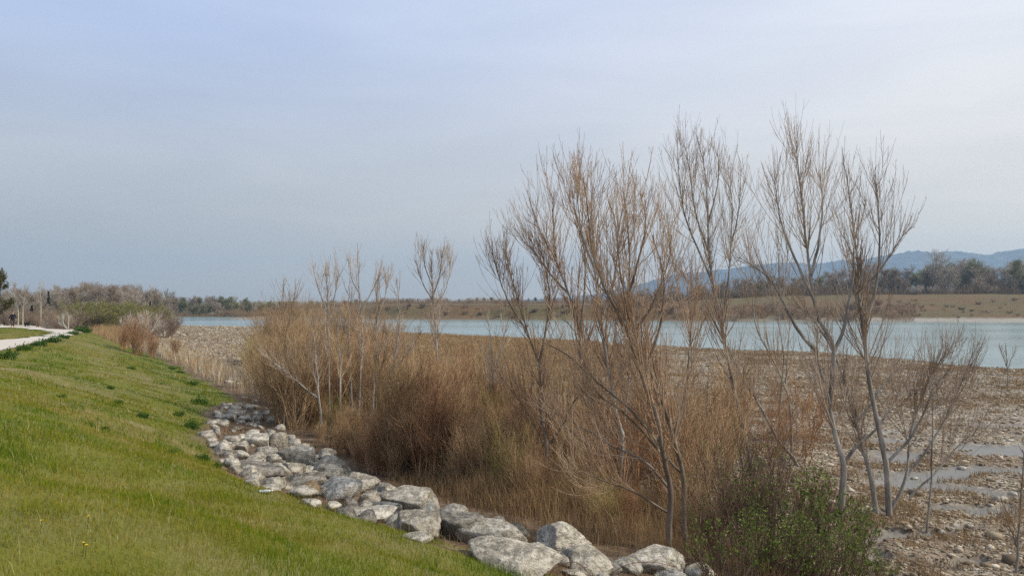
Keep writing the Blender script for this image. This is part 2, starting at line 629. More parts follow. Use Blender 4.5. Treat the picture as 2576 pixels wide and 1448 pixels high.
def build_water():
    t = NT('river_water')
    p = t.pos()
    mp = t.n('ShaderNodeMapping'); mp.inputs['Scale'].default_value = (0.5, 1.0, 1.0); t.L(p, mp.inputs[0])
    h = t.math('ADD', t.noise(mp.outputs[0], 1.6, 3, 0.5), t.math('MULTIPLY', t.noise(mp.outputs[0], 0.25, 3), 1.2))
    c = t.mix(t.noise(p, 0.02, 3), (0.125, 0.205, 0.205), (0.17, 0.245, 0.235))
    mw = t.n('ShaderNodeMapping'); mw.inputs['Scale'].default_value = (0.008, 0.030, 1.0); t.L(p, mw.inputs[0])
    wind = t.noise(mw.outputs[0], 1.0, 4, 0.6)
    c = t.mix(t.ramp(wind, [(0.3, (0, 0, 0)), (0.75, (1, 1, 1))]), c, (0.185, 0.262, 0.245))  # paler sheen of wind-ruffled water mixed into the base colour
    rg = t.ramp(wind, [(0.3, (0.11, 0.11, 0.11)), (0.75, (0.26, 0.26, 0.26))])
    t.pbsdf(c, rg, t.bump(h, 0.42, 0.12), 0.5)
    V = np.array([[-900, 8, 0], [900, 8, 0], [900, 700, 0], [-900, 700, 0]], float)
    o = mesh_np('river', V, [np.array([[0, 1, 2, 3]])], t.m, smooth=False)
    tag(o, kind='structure')


build_water()

# ------------------------------------------------------------------ path (pale gravel track)
PATH_D = [(0, 888), (60, 872), (130, 856), (185, 845), (206, 836), (198, 828), (150, 822.5), (75, 818.5), (0, 814), (-120, 808), (-120, 820), (0, 824),
          (60, 826), (105, 831), (126, 836), (112, 842), (60, 848), (0, 855), (-200, 885), (-200, 950)]
PATH_P = np.array([hit(u, v)[:2] for u, v in PATH_D])


def in_poly(x, y, poly):
    x = np.asarray(x); y = np.asarray(y)
    c = np.zeros(x.shape, bool)
    j = len(poly) - 1
    for i in range(len(poly)):
        xi, yi = poly[i]; xj, yj = poly[j]
        k = ((yi > y) != (yj > y)) & (x < (xj - xi) * (y - yi) / (yj - yi + 1e-12) + xi)
        c ^= k
        j = i
    return c


def build_path():
    t = NT('pale_gravel_track')
    p = t.pos()
    n = t.noise(p, 1.4, 6, 0.7); n2 = t.noise(p, 0.45, 4, 0.7)
    c = t.mix(n, (0.42, 0.36, 0.29), (0.62, 0.56, 0.47))
    c = t.mix(t.ramp(n2, [(0.60, (0, 0, 0)), (0.72, (0.8, 0.8, 0.8))]), c, (0.20, 0.18, 0.09))
    t.pbsdf(c, 0.95, t.bump(t.noise(p, 9, 4), 0.5, 0.03), 0.1)
    s = 0.3
    x0, y0 = PATH_P.min(0); x1, y1 = PATH_P.max(0)
    xs = np.arange(x0 - 1, x1 + 1, s); ys = np.arange(y0 - 1, y1 + 1, s)
    X, Y = np.meshgrid(xs, ys, indexing='ij')
    nx = (fbm(X * 0.5, Y * 0.5, 71, 3) - 0.5) * 1.3; ny = (fbm(X * 0.5, Y * 0.5, 77, 3) - 0.5) * 1.3
    M = in_poly(X + nx, Y + ny, PATH_P)
    Z = T(X, Y) + 0.03
    n_, m_ = X.shape
    i, j = np.meshgrid(np.arange(n_ - 1), np.arange(m_ - 1), indexing='ij')
    ok = M[:-1, :-1] & M[1:, :-1] & M[:-1, 1:] & M[1:, 1:]
    i = i[ok]; j = j[ok]
    Fc = np.stack([i * m_ + j, (i + 1) * m_ + j, (i + 1) * m_ + j + 1, i * m_ + j + 1], -1)
    V = np.stack([X, Y, Z], -1).reshape(-1, 3)
    used, inv = np.unique(Fc, return_inverse=True)
    o = mesh_np('path', V[used], [inv.reshape(-1, 4)], t.m)
    tag(o, kind='structure')


build_path()


def build_hills():
    t = NT('hazy_wooded_hill')
    p = t.pos()
    c = t.ramp(t.noise(p, 0.02, 5, 0.7), [(0.35, (0.045, 0.065, 0.085)), (0.65, (0.095, 0.12, 0.14))])  # woodland tone with some of the distance haze's blue put into it
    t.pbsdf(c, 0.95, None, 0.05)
    D = 3000.0
    us = [(1200, 762), (1400, 752), (1500, 742), (1560, 728), (1640, 710), (1700, 690), (1780, 684), (1840, 676), (1900, 667), (1960, 661), (2010, 663), (2060, 666), (2120, 655),
          (2170, 656), (2250, 641), (2300, 633), (2340, 638), (2400, 634), (2450, 639), (2490, 641), (2530, 636), (2576, 626), (2650, 622), (2800, 624), (3100, 640), (3500, 680)]
    ux = np.array([at(u, v, D)[0] for u, v in us]); uz = np.array([at(u, v, D)[2] for u, v in us])
    xs = np.linspace(ux[0], ux[-1], 620); ys = np.linspace(2500, 3900, 90)
    X, Y = np.meshgrid(xs, ys, indexing='ij')
    ridge = np.interp(X, ux, uz)
    cross = np.where(Y < D, sstep(2500, D, Y), 1 - 0.5 * sstep(D, 3900, Y))
    Z = 2 + (ridge - 2) * cross * (1 - 0.35 * (1 - cross) * fbm(X * 0.006, Y * 0.006, 5, 4)) + (fbm(X * 0.03, Y * 0.03, 9, 4) - 0.5) * 16 * cross + (vnoise(X * 0.09, Y * 0.09, 4) - 0.5) * 7 * cross
    n, m = X.shape
    i, j = np.meshgrid(np.arange(n - 1), np.arange(m - 1), indexing='ij')
    Fc = np.stack([i * m + j, (i + 1) * m + j, (i + 1) * m + j + 1, i * m + j + 1], -1).reshape(-1, 4)
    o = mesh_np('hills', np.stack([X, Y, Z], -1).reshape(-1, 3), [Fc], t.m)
    tag(o, kind='structure')


build_hills()


def build_haze():
    t = NT('haze_air')
    v = t.n('ShaderNodeVolumePrincipled')
    v.inputs['Color'].default_value = (0.58, 0.80, 1.0, 1)
    v.inputs['Density'].default_value = 0.00023
    v.inputs['Anisotropy'].default_value = 0.2
    v.inputs['Density Attribute'].default_value = ''
    t.L(v.outputs[0], t.out.inputs['Volume'])
    x0, x1, y0, y1, z0, z1 = -3600, 3600, -900, 4000, -2.0, 228
    V = np.array([[x, y, z] for z in (z0, z1) for y in (y0, y1) for x in (x0, x1)], float)
    Fc = np.array([[0, 2, 3, 1], [4, 5, 7, 6], [0, 1, 5, 4], [2, 6, 7, 3], [0, 4, 6, 2], [1, 3, 7, 5]])
    o = mesh_np('haze', V, [Fc], t.m, smooth=False)
    tag(o, kind='stuff')


build_haze()


# ------------------------------------------------------------------ riprap boulders
def rock_mat(name, light, mid, dark):
    t = NT(name)
    o = t.obj()
    n1 = t.noise(o, 1.6, 7, 0.68)
    n2 = t.noise(o, 6.5, 6, 0.75)
    n3 = t.noise(o, 0.7, 3, 0.6)
    c = t.ramp(n1, [(0.33, dark), (0.45, mid), (0.58, light)])
    c = t.mix(t.ramp(n2, [(0.40, (0.85, 0.85, 0.85)), (0.56, (0, 0, 0))]), c, tuple(0.45 * x for x in mid))
    c = t.mix(t.ramp(n2, [(0.60, (0, 0, 0)), (0.72, (0.6, 0.6, 0.6))]), c, tuple(min(1, 1.25 * x) for x in light))
    c = t.mix(t.ramp(n3, [(0.55, (0, 0, 0)), (0.7, (0.35, 0.35, 0.35))]), c, (0.20, 0.16, 0.10))
    h = t.math('ADD', n1, t.math('MULTIPLY', n2, 0.6))
    oi = t.n('ShaderNodeObjectInfo')
    c = t.mix(0.55, c, t.ramp(oi.outputs['Random'], [(0.0, (0.55, 0.50, 0.44)), (0.3, (0.85, 0.80, 0.72)), (0.6, (1.0, 0.95, 0.86)), (0.85, (0.75, 0.74, 0.72)), (1.0, (1.15, 1.10, 1.0))]), 'MULTIPLY')
    mp = t.n('ShaderNodeMapping'); mp.inputs['Scale'].default_value = (1.0, 1.0, 4.5); mp.inputs['Rotation'].default_value = (0.3, 0.5, 0.0); t.L(o, mp.inputs[0])
    ly = t.noise(mp.outputs[0], 2.2, 6, 0.7)
    c = t.mix(t.ramp(ly, [(0.36, (0.7, 0.7, 0.7)), (0.46, (0, 0, 0))]), c, tuple(0.5 * x for x in mid))
    h = t.math('ADD', h, t.math('MULTIPLY', ly, 0.8))
    t.pbsdf(c, 0.92, t.bump(h, 1.0, 0.13), 0.15)
    return t.m


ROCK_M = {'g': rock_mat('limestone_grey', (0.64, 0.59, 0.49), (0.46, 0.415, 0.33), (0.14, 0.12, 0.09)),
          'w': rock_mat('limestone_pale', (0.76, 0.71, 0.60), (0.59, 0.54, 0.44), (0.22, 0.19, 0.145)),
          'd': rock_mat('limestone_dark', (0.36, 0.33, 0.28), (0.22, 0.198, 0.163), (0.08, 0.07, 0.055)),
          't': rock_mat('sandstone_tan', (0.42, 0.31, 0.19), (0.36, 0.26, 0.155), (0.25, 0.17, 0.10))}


def ico(sub):
    import bmesh
    bm = bmesh.new()
    bmesh.ops.create_icosphere(bm, subdivisions=sub, radius=1.0)
    V = np.array([v.co[:] for v in bm.verts]); Fc = np.array([[v.index for v in f.verts] for f in bm.faces])
    bm.free()
    return V, Fc


ICO = {k: ico(k) for k in (1, 2, 3, 4, 5)}


def rock_shape(rng, sub=4, planes=13, sharp=34.0, round_=0.0):
    V, Fc = ICO[sub]
    n = unit(rng.normal(size=(planes, 3)))
    n = np.vstack([n, [[0, 0, 1], [0, 0, -1]]])
    d = np.concatenate([rng.uniform(0.52, 0.95, planes), [rng.uniform(0.7, 0.95), 0.8]])
    q = np.maximum(V @ n.T, 1e-3) / d[None]
    inv = (q ** sharp).sum(1) ** (1 / sharp)
    r = 1 / np.maximum(inv, 0.64)
    r = lerp(r, 0.92, round_)
    P = V * r[:, None]
    off = rng.uniform(-50, 50, 3)
    nz = np.array([mnoise.fractal(Vector((p * 1.7 + off).tolist()), 0.9, 2.1, 4) for p in P])
    nz2 = np.array([mnoise.noise(Vector((p * 6.5 + off).tolist())) for p in P])
    nz3 = np.array([abs(mnoise.noise(Vector((p * 2.6 + off * 1.3).tolist()))) for p in P])
    nz4 = np.array([abs(mnoise.noise(Vector((p * np.array([3.0, 3.0, 9.0]) + off).tolist()))) for p in P])
    nz = nz + 0.9 - 1.2 * np.clip(0.28 - nz3, 0, 1) / 0.28 * 0.5 - 0.5 * np.clip(0.2 - nz4, 0, 1) / 0.2 * 0.5 - 0.9
    P *= (1 + (0.045 * nz + 0.022 * nz2) * (1 - 0.6 * round_))[:, None]
    P /= np.abs(P).max(0)[None]
    return P, Fc


# (u0, u1, v0, v1 in the 2576-wide picture, tone, label or None)
ROCKS = [
    (962, 1100, 1229, 1296, 'g', 'large grey boulder with a pitted rounded top, beside the dark fallen branch'),
    (983, 1100, 1287, 1352, 'g', 'brownish grey blocky boulder low in the riprap above a flat slab in the grass'),
    (1063, 1103, 1264, 1305, 'w', 'small pale upright stone leaning on the large pitted boulder'),
    (1098, 1178, 1271, 1303, 'g', 'long grey boulder at the back edge of the riprap, behind the hollowed one'),
    (1095, 1218, 1293, 1366, 'd', 'dark grey boulder with a deep hollow on its left face'),
    (1180, 1240, 1299, 1331, 'd', 'small dark boulder with a yellow lichen patch at the back of the riprap'),
    (1226, 1268, 1303, 1324, 'g', 'small flat grey stone at the back edge of the riprap'),
    (1147, 1328, 1315, 1388, 'g', 'long slanting boulder with deep rough streaks across its face'),
    (1320, 1478, 1315, 1402, 'w', 'very large pale boulder with a smooth domed top and dark left underside'),
    (1193, 1408, 1371, 1452, 'g', 'wide grey boulder at the bottom edge of the photo, next to the grass'),
    (1411, 1534, 1378, 1450, 'g', 'big boulder with a dark left face and pale right face at the bottom edge'),
    (1555, 1730, 1380, 1442, 'w', 'long pale slab boulder under the green bush, dark at its left end'),
    (1541, 1618, 1404, 1445, 'g', 'angular grey boulder in front of the long pale slab'),
    (1730, 1818, 1425, 1456, 'w', 'pale boulder at the right end of the riprap under the leafy bush'),
    (1649, 1737, 1432, 1458, 'w', 'low white boulder cut by the bottom edge of the photo'),
    (1018, 1100, 1341, 1366, 'w', 'flat white slab half buried in the grass edge'),
    (960, 1002, 1284, 1322, 'w', 'pale boulder between the grass and the brownish blocky one'),
    (1418, 1475, 1432, 1456, 'g', 'small grey stone at the bottom edge between two big boulders'),
    # middle and far part of the pile
    (531, 559, 1032, 1047, 'w', None), (536, 577, 1042, 1056, 'w', None), (579, 606, 1018, 1033, 'g', None), (575, 631, 1031, 1050, 'g', None),
    (594, 640, 1045, 1065, 'w', None), (563, 602, 1039, 1062, 'g', None), (632, 668, 1039, 1062, 'g', None), (613, 662, 1017, 1029, 'g', None),
    (659, 680, 1031, 1047, 'g', None), (671, 698, 1045, 1066, 'g', None), (521, 551, 1055, 1070, 'g', None), (547, 576, 1057, 1076, 'g', None),
    (689, 718, 1067, 1087, 'g', None), (497, 545, 1085, 1106, 'w', 'low pale boulder at the grass edge, near the two dark green plants'),
    (530, 563, 1075, 1098, 'g', None), (609, 659, 1083, 1101, 'w', None),
    (608, 671, 1094, 1126, 'w', 'square pale block standing in the middle of the riprap pile'),
    (669, 690, 1082, 1108, 'w', 'small pointed pale stone right of the square block'),
    (672, 725, 1090, 1135, 'g', 'tall ribbed grey stone with upright grooves'),
    (720, 746, 1095, 1114, 'g', None), (722, 764, 1104, 1126, 'g', None),
    (726, 795, 1122, 1172, 'g', 'large grey boulder below the ribbed stone on the brush side'),
    (585, 636, 1116, 1141, 'g', None),
    (541, 584, 1104, 1146, 'w', 'white boulder with a bright broken face at the grass edge'),
    (516, 550, 1110, 1129, 'g', None), (569, 608, 1096, 1117, 'g', None),
    (640, 699, 1124, 1147, 'g', None), (695, 730, 1131, 1165, 'g', 'rounded grey boulder standing upright in the middle of the pile'),
    (663, 705, 1141, 1171, 'w', None), (633, 668, 1138, 1164, 'g', None), (578, 632, 1135, 1159, 'w', None),
    (564, 614, 1155, 1184, 'w', 'whitish boulder at the grass edge above the long flat grey slab'),
    (609, 660, 1153, 1174, 'g', None), (547, 569, 1153, 1165, 'w', 'small white stone lying in the grass left of the pile'),
    (758, 797, 1148, 1174, 'w', None),
    (776, 881, 1153, 1201, 'g', 'long grey boulder along the brush edge, sloping to the right'),
    (794, 840, 1132, 1159, 'g', None), (707, 770, 1163, 1198, 'g', 'grey boulder left of the long sloping one'),
    (734, 783, 1174, 1199, 'w', None),
    (572, 710, 1171, 1201, 'd', 'long flat grey slab with layered cracks along its side'),
    (674, 717, 1186, 1204, 'd', None),
    (718, 828, 1187, 1228, 'd', 'very dark boulder with a shadowed hollow, behind the tan boulder'),
    (815, 870, 1183, 1213, 'g', 'grey boulder resting above the very dark one'),
    (870, 954, 1189, 1246, 'g', 'big cracked grey boulder at the brush edge'),
    (656, 728, 1200, 1231, 'g', 'broad flat brownish boulder left of the tan one'),
    (619, 660, 1202, 1226, 'w', 'white stone at the upper grass edge beside the broad flat boulder'),
    (759, 802, 1210, 1249, 't', 'smooth rounded tan boulder, the only sandy coloured one'),
    (710, 798, 1224, 1260, 'g', 'low pale grey boulder in front of the tan one'),
    (806, 905, 1210, 1272, 'w', 'large round pale boulder in the middle of the foreground pile'),
    (899, 958, 1234, 1275, 'g', 'wedge shaped grey boulder right of the large round pale one'),
    (813, 858, 1261, 1289, 'w', 'pale angular stone at the grass edge below the large round boulder'),
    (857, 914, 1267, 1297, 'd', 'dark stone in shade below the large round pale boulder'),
    (899, 935, 1261, 1288, 'g', None),
    (944, 1008, 1217, 1256, 'g', 'grey boulder at the brush edge just before the fallen branch'),
    (887, 1008, 1279, 1318, 'w', 'wide flat pale boulder against the grass'),
    (762, 808, 1254, 1279, 'w', 'white slab tilted out of the grass'),
    (660, 706, 1222, 1234, 'w', None),
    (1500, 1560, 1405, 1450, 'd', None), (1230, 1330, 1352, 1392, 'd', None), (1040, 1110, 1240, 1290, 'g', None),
]


def far_rock_label(u, v, tone):
    c = {'g': 'grey', 'w': 'pale', 'd': 'dark', 't': 'tan'}[tone]
    if v < 1075:
        return f'small {c} boulder at the far end of the riprap pile'
    if v < 1150:
        return f'medium {c} boulder wedged in the middle of the riprap pile'
    return f'{c} filler boulder wedged between bigger boulders of the near riprap'


def build_rocks():
    rng = np.random.default_rng(41)
    for (u0, u1, v0, v1, tone, lab) in ROCKS:
        uc, vc = (u0 + u1) / 2, (v0 + v1) / 2
        w, h = u1 - u0, v1 - v0
        g = hit(uc, v1 - 0.12 * h)
        d = g[1]
        sx = 0.5 * w / F * d * 1.19
        sz = 0.5 * h / F * d * 1.24
        sy = 0.62 * (sx + sz)
        c = at(uc, vc + 0.04 * h, d + sy * 0.5)
        big = w > 80
        P, Fc = rock_shape(rng, 5 if w > 110 else (4 if w > 30 else 3), planes=int(rng.integers(9, 14)),
                           round_=0.75 if tone == 't' else rng.uniform(0, 0.25))
        a = rng.uniform(0, 6.28)
        P = P @ np.array([[math.cos(a), -math.sin(a), 0], [math.sin(a), math.cos(a), 0], [0, 0, 1]])
        P /= np.abs(P).max(0)[None]
        P = P * np.array([sx, sy, sz])
        tilt = rng.uniform(-0.18, 0.12)
        P = P @ np.array([[math.cos(tilt), 0, math.sin(tilt)], [0, 1, 0], [-math.sin(tilt), 0, math.cos(tilt)]])
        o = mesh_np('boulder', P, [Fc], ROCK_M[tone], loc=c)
        tag(o, lab or far_rock_label(uc, vc, tone), 'boulder', 'riprap boulders along the foot of the embankment')
    # rough stones under and between the named ones
    near = [(r[0] + r[1]) / 2 for r in ROCKS]
    for k in range(210):
        q = rng.uniform() if k < 150 else rng.uniform(0.55, 1.0)
        y = 9.5 * (36 / 9.5) ** q
        e = float(grass_edge(np.array([y]))[0]); t = float(np.interp(y, TY_, TX_))
        x = rng.uniform(e + 0.15, t + 0.1)
        s = rng.uniform(0.10, 0.24) * (0.8 + 0.5 * (y < 22))
        P, Fc = rock_shape(rng, 3, planes=11)
        P = P * np.array([s * rng.uniform(0.9, 1.5), s * rng.uniform(0.8, 1.2), s * rng.uniform(0.55, 0.85)])
        tone = rng.choice(['g', 'g', 'd', 'w'])
        o = mesh_np('boulder', P, [Fc], ROCK_M[tone], loc=(x, y, float(T(x, y)) + s * 0.12))
        c = {'g': 'grey', 'w': 'pale', 'd': 'dark'}[tone]
        tag(o, f'small {c} filler stone half hidden between the riprap boulders', 'boulder', 'riprap boulders along the foot of the embankment')
    # a few pale stones beyond, where the turf meets the reeds
    for u, v, w in [(545, 945, 16), (562, 952, 18), (585, 955, 22), (575, 962, 26), (600, 965, 16), (497, 917, 12), (520, 930, 10), (612, 1000, 14), (640, 1008, 16)]:
        g = hit(u, v); s = w / F * g[1] * 0.6
        P, Fc = rock_shape(rng, 3)
        o = mesh_np('boulder', P * np.array([s, s * 0.8, s * 0.45]), [Fc], ROCK_M['w'], loc=g)
        tag(o, 'flat white stone lying where the far green turf meets the brown reeds', 'stone', 'flat white stones at the far turf edge')
    for u, v, w in [(2515, 1258, 34), (2493, 1275, 14), (2440, 1325, 20), (2549, 1245, 26), (2456, 1300, 14), (2420, 1180, 22), (2322, 1005, 15), (2370, 1340, 22), (2300, 1205, 18), (2540, 1110, 18)]:
        g = hit(u, v); s = w / F * g[1] * 0.55
        P, Fc = rock_shape(rng, 3, round_=0.4)
        o = mesh_np('stone', P * np.array([s, s * 0.8, s * 0.5]), [Fc], ROCK_M['w'], loc=g + np.array([0, 0, s * 0.2]))
        tag(o, 'pale cobble larger than its neighbours, lying on the grey shingle by the puddles', 'stone', 'pale cobbles on the shingle')


build_rocks()

# ------------------------------------------------------------------ bare trees
BARK_GREY = bark_mat('bark_grey_brown', [(0.33, (0.11, 0.095, 0.078)), (0.5, (0.25, 0.222, 0.185)), (0.66, (0.43, 0.395, 0.345))])
BARK_PALE = bark_mat('bark_pale', [(0.3, (0.17, 0.15, 0.12)), (0.5, (0.32, 0.295, 0.25)), (0.75, (0.50, 0.475, 0.42))], 4.0)
BARK_BROWN = bark_mat('bark_brown', [(0.33, (0.09, 0.066, 0.048)), (0.5, (0.18, 0.138, 0.10)), (0.68, (0.32, 0.262, 0.20))])
TWIG_TAN = twig_mat('twig_tan', [(0.3, (0.243, 0.17, 0.115)), (0.5, (0.386, 0.293, 0.21)), (0.7, (0.519, 0.422, 0.325))])
TWIG_RUST = twig_mat('twig_rust', [(0.3, (0.232, 0.141, 0.085)), (0.5, (0.37, 0.242, 0.15)), (0.7, (0.507, 0.37, 0.247))])
TWIG_GREY = twig_mat('twig_grey', [(0.3, (0.247, 0.16, 0.084)), (0.5, (0.408, 0.274, 0.148)), (0.7, (0.581, 0.416, 0.241))])
TWIG_DARK = twig_mat('twig_dark', [(0.3, (0.181, 0.109, 0.056)), (0.5, (0.327, 0.205, 0.105)), (0.7, (0.501, 0.333, 0.183))])
TWIG_OLIVE = twig_mat('twig_olive', [(0.3, (0.19, 0.147, 0.047)), (0.5, (0.319, 0.246, 0.084)), (0.7, (0.474, 0.366, 0.151))])


def buds(rng, P, R, n, size):
    """little bud swellings: very short fat strands along twigs"""
    m, K, _ = P.shape
    pi = rng.integers(0, m, n); t = rng.uniform(0.15, 1.0, n) * (K - 1)
    i = np.minimum(t.astype(int), K - 2); fr = (t - i)[:, None]
    p = P[pi, i] * (1 - fr) + P[pi, i + 1] * fr
    tan = unit(P[pi, i + 1] - P[pi, i])
    d = unit(tan + rng.normal(size=(n, 3)) * 0.55)
    L = size * rng.uniform(0.7, 1.4, n)[:, None]
    out = np.stack([p, p + d * L * 0.5, p + d * L], 1)
    rr = np.stack([np.full(n, size * 0.10), np.full(n, size * 0.16), np.full(n, size * 0.04)], 1)
    return out, rr


def picture_tree(name, stems, base_uv, label, bark, twig, seed, group=None, cat='tree', n1=16, n2=130, n3=700, L1=2.4, L2=1.1, L3=0.42,
                 r0=0.09, spread=(22, 48), up=0.55, depth=None, t0=0.3, dense=1.0, tw=0.0052, lean=0.25):
    """stems: list of (weight, [(u,v),...]) drawn in the picture; built at the depth of the base with real depth spread"""
    rng = np.random.default_rng(seed)
    b = hit(*base_uv) if depth is None else np.array([*at(base_uv[0], base_uv[1], depth)[:2], 0.0])
    if depth is not None:
        b[2] = float(T(b[0], b[1]))
    y0 = b[1]
    px = y0 / F
    root = thing(name, b, label, cat, group)
    trunk = MB(); SP = []; SR = []
    for si, (wgt, pts) in enumerate(stems):
        if len(pts) > 3 and not name == 'sapling':
            pts = pts[:-1] + [(pts[-1][0], pts[-1][1] + 30)]
        dy = rng.uniform(-1, 1) * lean * (0.2 + si * 0.35)
        line = []
        n = len(pts)
        for k, (u, v) in enumerate(pts):
            f = k / max(n - 1, 1)
            line.append(at(u, v, y0 + dy * (1.6 * f * f) * 2 + (0.0 if si == 0 else 0.03 * si)) - b)
        P = smooth_line(line, 28)
        if si == 0 or wgt >= 0.95:
            P[0, 2] = min(P[0, 2], -0.12)
        P[1:-1] += np.cumsum(rng.normal(size=(26, 3)) * 0.006, 0)
        R = r0 * 0.72 * wgt * (np.linspace(1, 0.0, 28) ** 1.05) + tw * 1.2
        trunk.tubes(P[None], R[None], 8)
        SP.append(P); SR.append(R)
    SP = np.stack(SP); SR = np.stack(SR)
    trunk.build('trunk', bark, root)
    n1 = int(n1 * len(stems)); n2 = int(n2 * 1.15 * dense * len(stems) / 2); n3 = int(n3 * 0.5 * dense * len(stems) / 2)
    A, AR = spawn(rng, SP, SR, int(n1 * 1.7), t0 * 0.72, 0.95, L1 * 1.1, spread, up * 1.9, k=10, rs=0.34, rmin=tw * 1.2, taper=0.7, jit=0.035, Lfall=0.8)
    A2, A2R = spawn(rng, SP, SR, int(n1 * 2.1), max(t0, 0.35), 0.98, L2 * 1.3, (12, 34), up * 1.9, k=7, rs=0.4, rmin=tw * 1.05, taper=0.45, jit=0.03, Lfall=0.6)
    Bq, BR = spawn(rng, A, AR, n2, 0.10, 0.97, L2 * 1.3, (14, 36), up * 1.9, k=7, rs=0.5, rmin=tw, taper=0.45, jit=0.035, Lfall=0.5)
    Bq = np.concatenate([Bq, A2]); BR = np.concatenate([BR, A2R])
    C, CR = spawn(rng, Bq, BR, n3, 0.1, 0.9, L3 * 0.85, (18, 45), up * 1.2, k=4, rs=0.7, rmin=tw * 0.72, taper=0.4, jit=0.06, Lfall=0.4)
    cr = MB()
    cr.tubes(A, AR, 5); cr.tubes(Bq, BR, 4); cr.tubes(C, CR, 3)
    bp, br = buds(rng, np.concatenate([resample3(C, 4), resample3(Bq, 4)]), None, int(n3 * 2.2), max(0.025, 1.15 * px))
    cr.tubes(bp, br, 3)
    cr.build('crown', twig, root)
    return root


def resample3(P, k):
    m, K, _ = P.shape
    q = np.linspace(0, K - 1, k); i = np.minimum(q.astype(int), K - 2); f = (q - i)[None, :, None]
    return P[:, i] * (1 - f) + P[:, i + 1] * f


def resample2(R, k):
    m, K = R.shape
    q = np.linspace(0, K - 1, k); i = np.minimum(q.astype(int), K - 2); f = (q - i)[None]
    return R[:, i] * (1 - f) + R[:, i + 1] * f


GT = 'bare young poplars between the riprap and the river'
# tall right-hand clump
picture_tree('poplar_tree', [
    (1.0, [(2112, 1296), (2118, 1240), (2121, 1166), (2101, 1092), (2085, 1000), (2070, 950), (2057, 885), (2056, 830), (2050, 760)]),
    (0.55, [(2057, 885), (2015, 838), (1975, 765), (1945, 705), (1883, 656), (1850, 610)]),
    (0.62, [(2088, 1010), (2099, 885), (2085, 840), (2062, 807), (2048, 745), (2035, 656), (2024, 579), (2012, 470), (1997, 288)]),
    (0.5, [(2099, 885), (2118, 835), (2130, 790), (2145, 698), (2148, 600), (2170, 520)]),
    (0.42, [(2050, 760), (2000, 650), (1965, 560), (1950, 470), (1933, 400)]),
    (0.4, [(2040, 690), (2060, 600), (2068, 500), (2058, 400)]),
    (0.45, [(2121, 1166), (2155, 1120), (2200, 1080), (2250, 1010), (2310, 930)]),
], (2112, 1300), 'tallest bare poplar, its thick forked trunk rising at the right from the green bush', BARK_GREY, TWIG_TAN, 1, GT,
    n1=11, n2=95, n3=600, L1=2.3, L2=1.15, L3=0.4, r0=0.135, t0=0.5)
picture_tree('poplar_tree', [
    (1.0, [(2237, 1296), (2232, 1210), (2228, 1166), (2215, 1100), (2201, 1032), (2188, 966), (2180, 900), (2172, 827), (2161, 745), (2159, 662), (2150, 593), (2135, 470), (2118, 342)]),
    (0.5, [(2172, 827), (2200, 740), (2215, 640), (2215, 540), (2204, 385)]),
    (0.5, [(2228, 1166), (2262, 1130), (2300, 1080), (2340, 990), (2380, 900)]),
    (0.5, [(2237, 1290), (2278, 1199), (2288, 1099), (2310, 1030), (2345, 940), (2400, 830)]),
    (0.4, [(2161, 745), (2230, 660), (2270, 600), (2302, 540)]),
    (0.42, [(2278, 1199), (2330, 1130), (2390, 1020), (2440, 900), (2462, 830)]),
    (0.34, [(2288, 1250), (2360, 1180), (2420, 1110), (2470, 1060)]),
], (2240, 1300), 'bare poplar right of the tallest one, with low branches sweeping far right over the shingle', BARK_GREY, TWIG_TAN, 2, GT,
    n1=11, n2=95, n3=560, L1=2.0, L2=1.05, L3=0.4, r0=0.115, t0=0.45)
picture_tree('poplar_tree', [
    (1.0, [(2205, 1285), (2195, 1216), (2181, 1159), (2171, 1129), (2155, 1059), (2128, 966), (2118, 900), (2108, 850)]),
    (0.6, [(2155, 1059), (2190, 1020), (2225, 970), (2260, 900)]),
    (0.5, [(2128, 966), (2090, 880), (2040, 800), (2000, 740)]),
], (2205, 1290), 'slender pale trunked poplar leaning left between the two biggest right-hand trunks', BARK_PALE, TWIG_TAN, 3, GT,
    n1=9, n2=70, n3=360, r0=0.10, L1=1.7, t0=0.35)
# tree by the green bush
picture_tree('poplar_tree', [
    (1.0, [(1892, 1180), (1878, 1110), (1865, 1046), (1852, 1000), (1843, 955), (1824, 859), (1815, 800), (1797, 720), (1785, 640), (1782, 540), (1775, 440), (1752, 310)]),
    (0.5, [(1815, 800), (1830, 720), (1838, 620), (1842, 520), (1832, 390)]),
    (0.5, [(1797, 720), (1760, 640), (1725, 560), (1705, 460), (1700, 310)]),
    (0.42, [(1785, 640), (1750, 540), (1735, 430), (1722, 330)]),
    (0.42, [(1824, 859), (1770, 760), (1720, 690), (1670, 600)]),
    (0.4, [(1782, 560), (1805, 460), (1808, 360)]),
    (0.34, [(1838, 620), (1858, 520), (1860, 400)]),
], (1892, 1185), 'bare poplar with a tall oval broom crown, left of the tallest poplar', BARK_GREY, TWIG_TAN, 4, GT,
    n1=10, n2=90, n3=560, L1=2.2, L2=1.15, L3=0.42, r0=0.105, t0=0.32)
picture_tree('poplar_tree', [
    (1.0, [(2010, 1165), (1960, 1110), (1931, 1057), (1900, 1000), (1868, 947), (1830, 870), (1780, 790), (1735, 720)]),
    (0.5, [(1960, 1110), (1965, 1000), (1975, 900), (1960, 800), (1940, 700)]),
], (2010, 1170), 'thin bare poplar leaning steeply left behind the green bush', BARK_GREY, TWIG_TAN, 5, GT, n1=9, n2=60, n3=300, r0=0.075, L1=1.8)
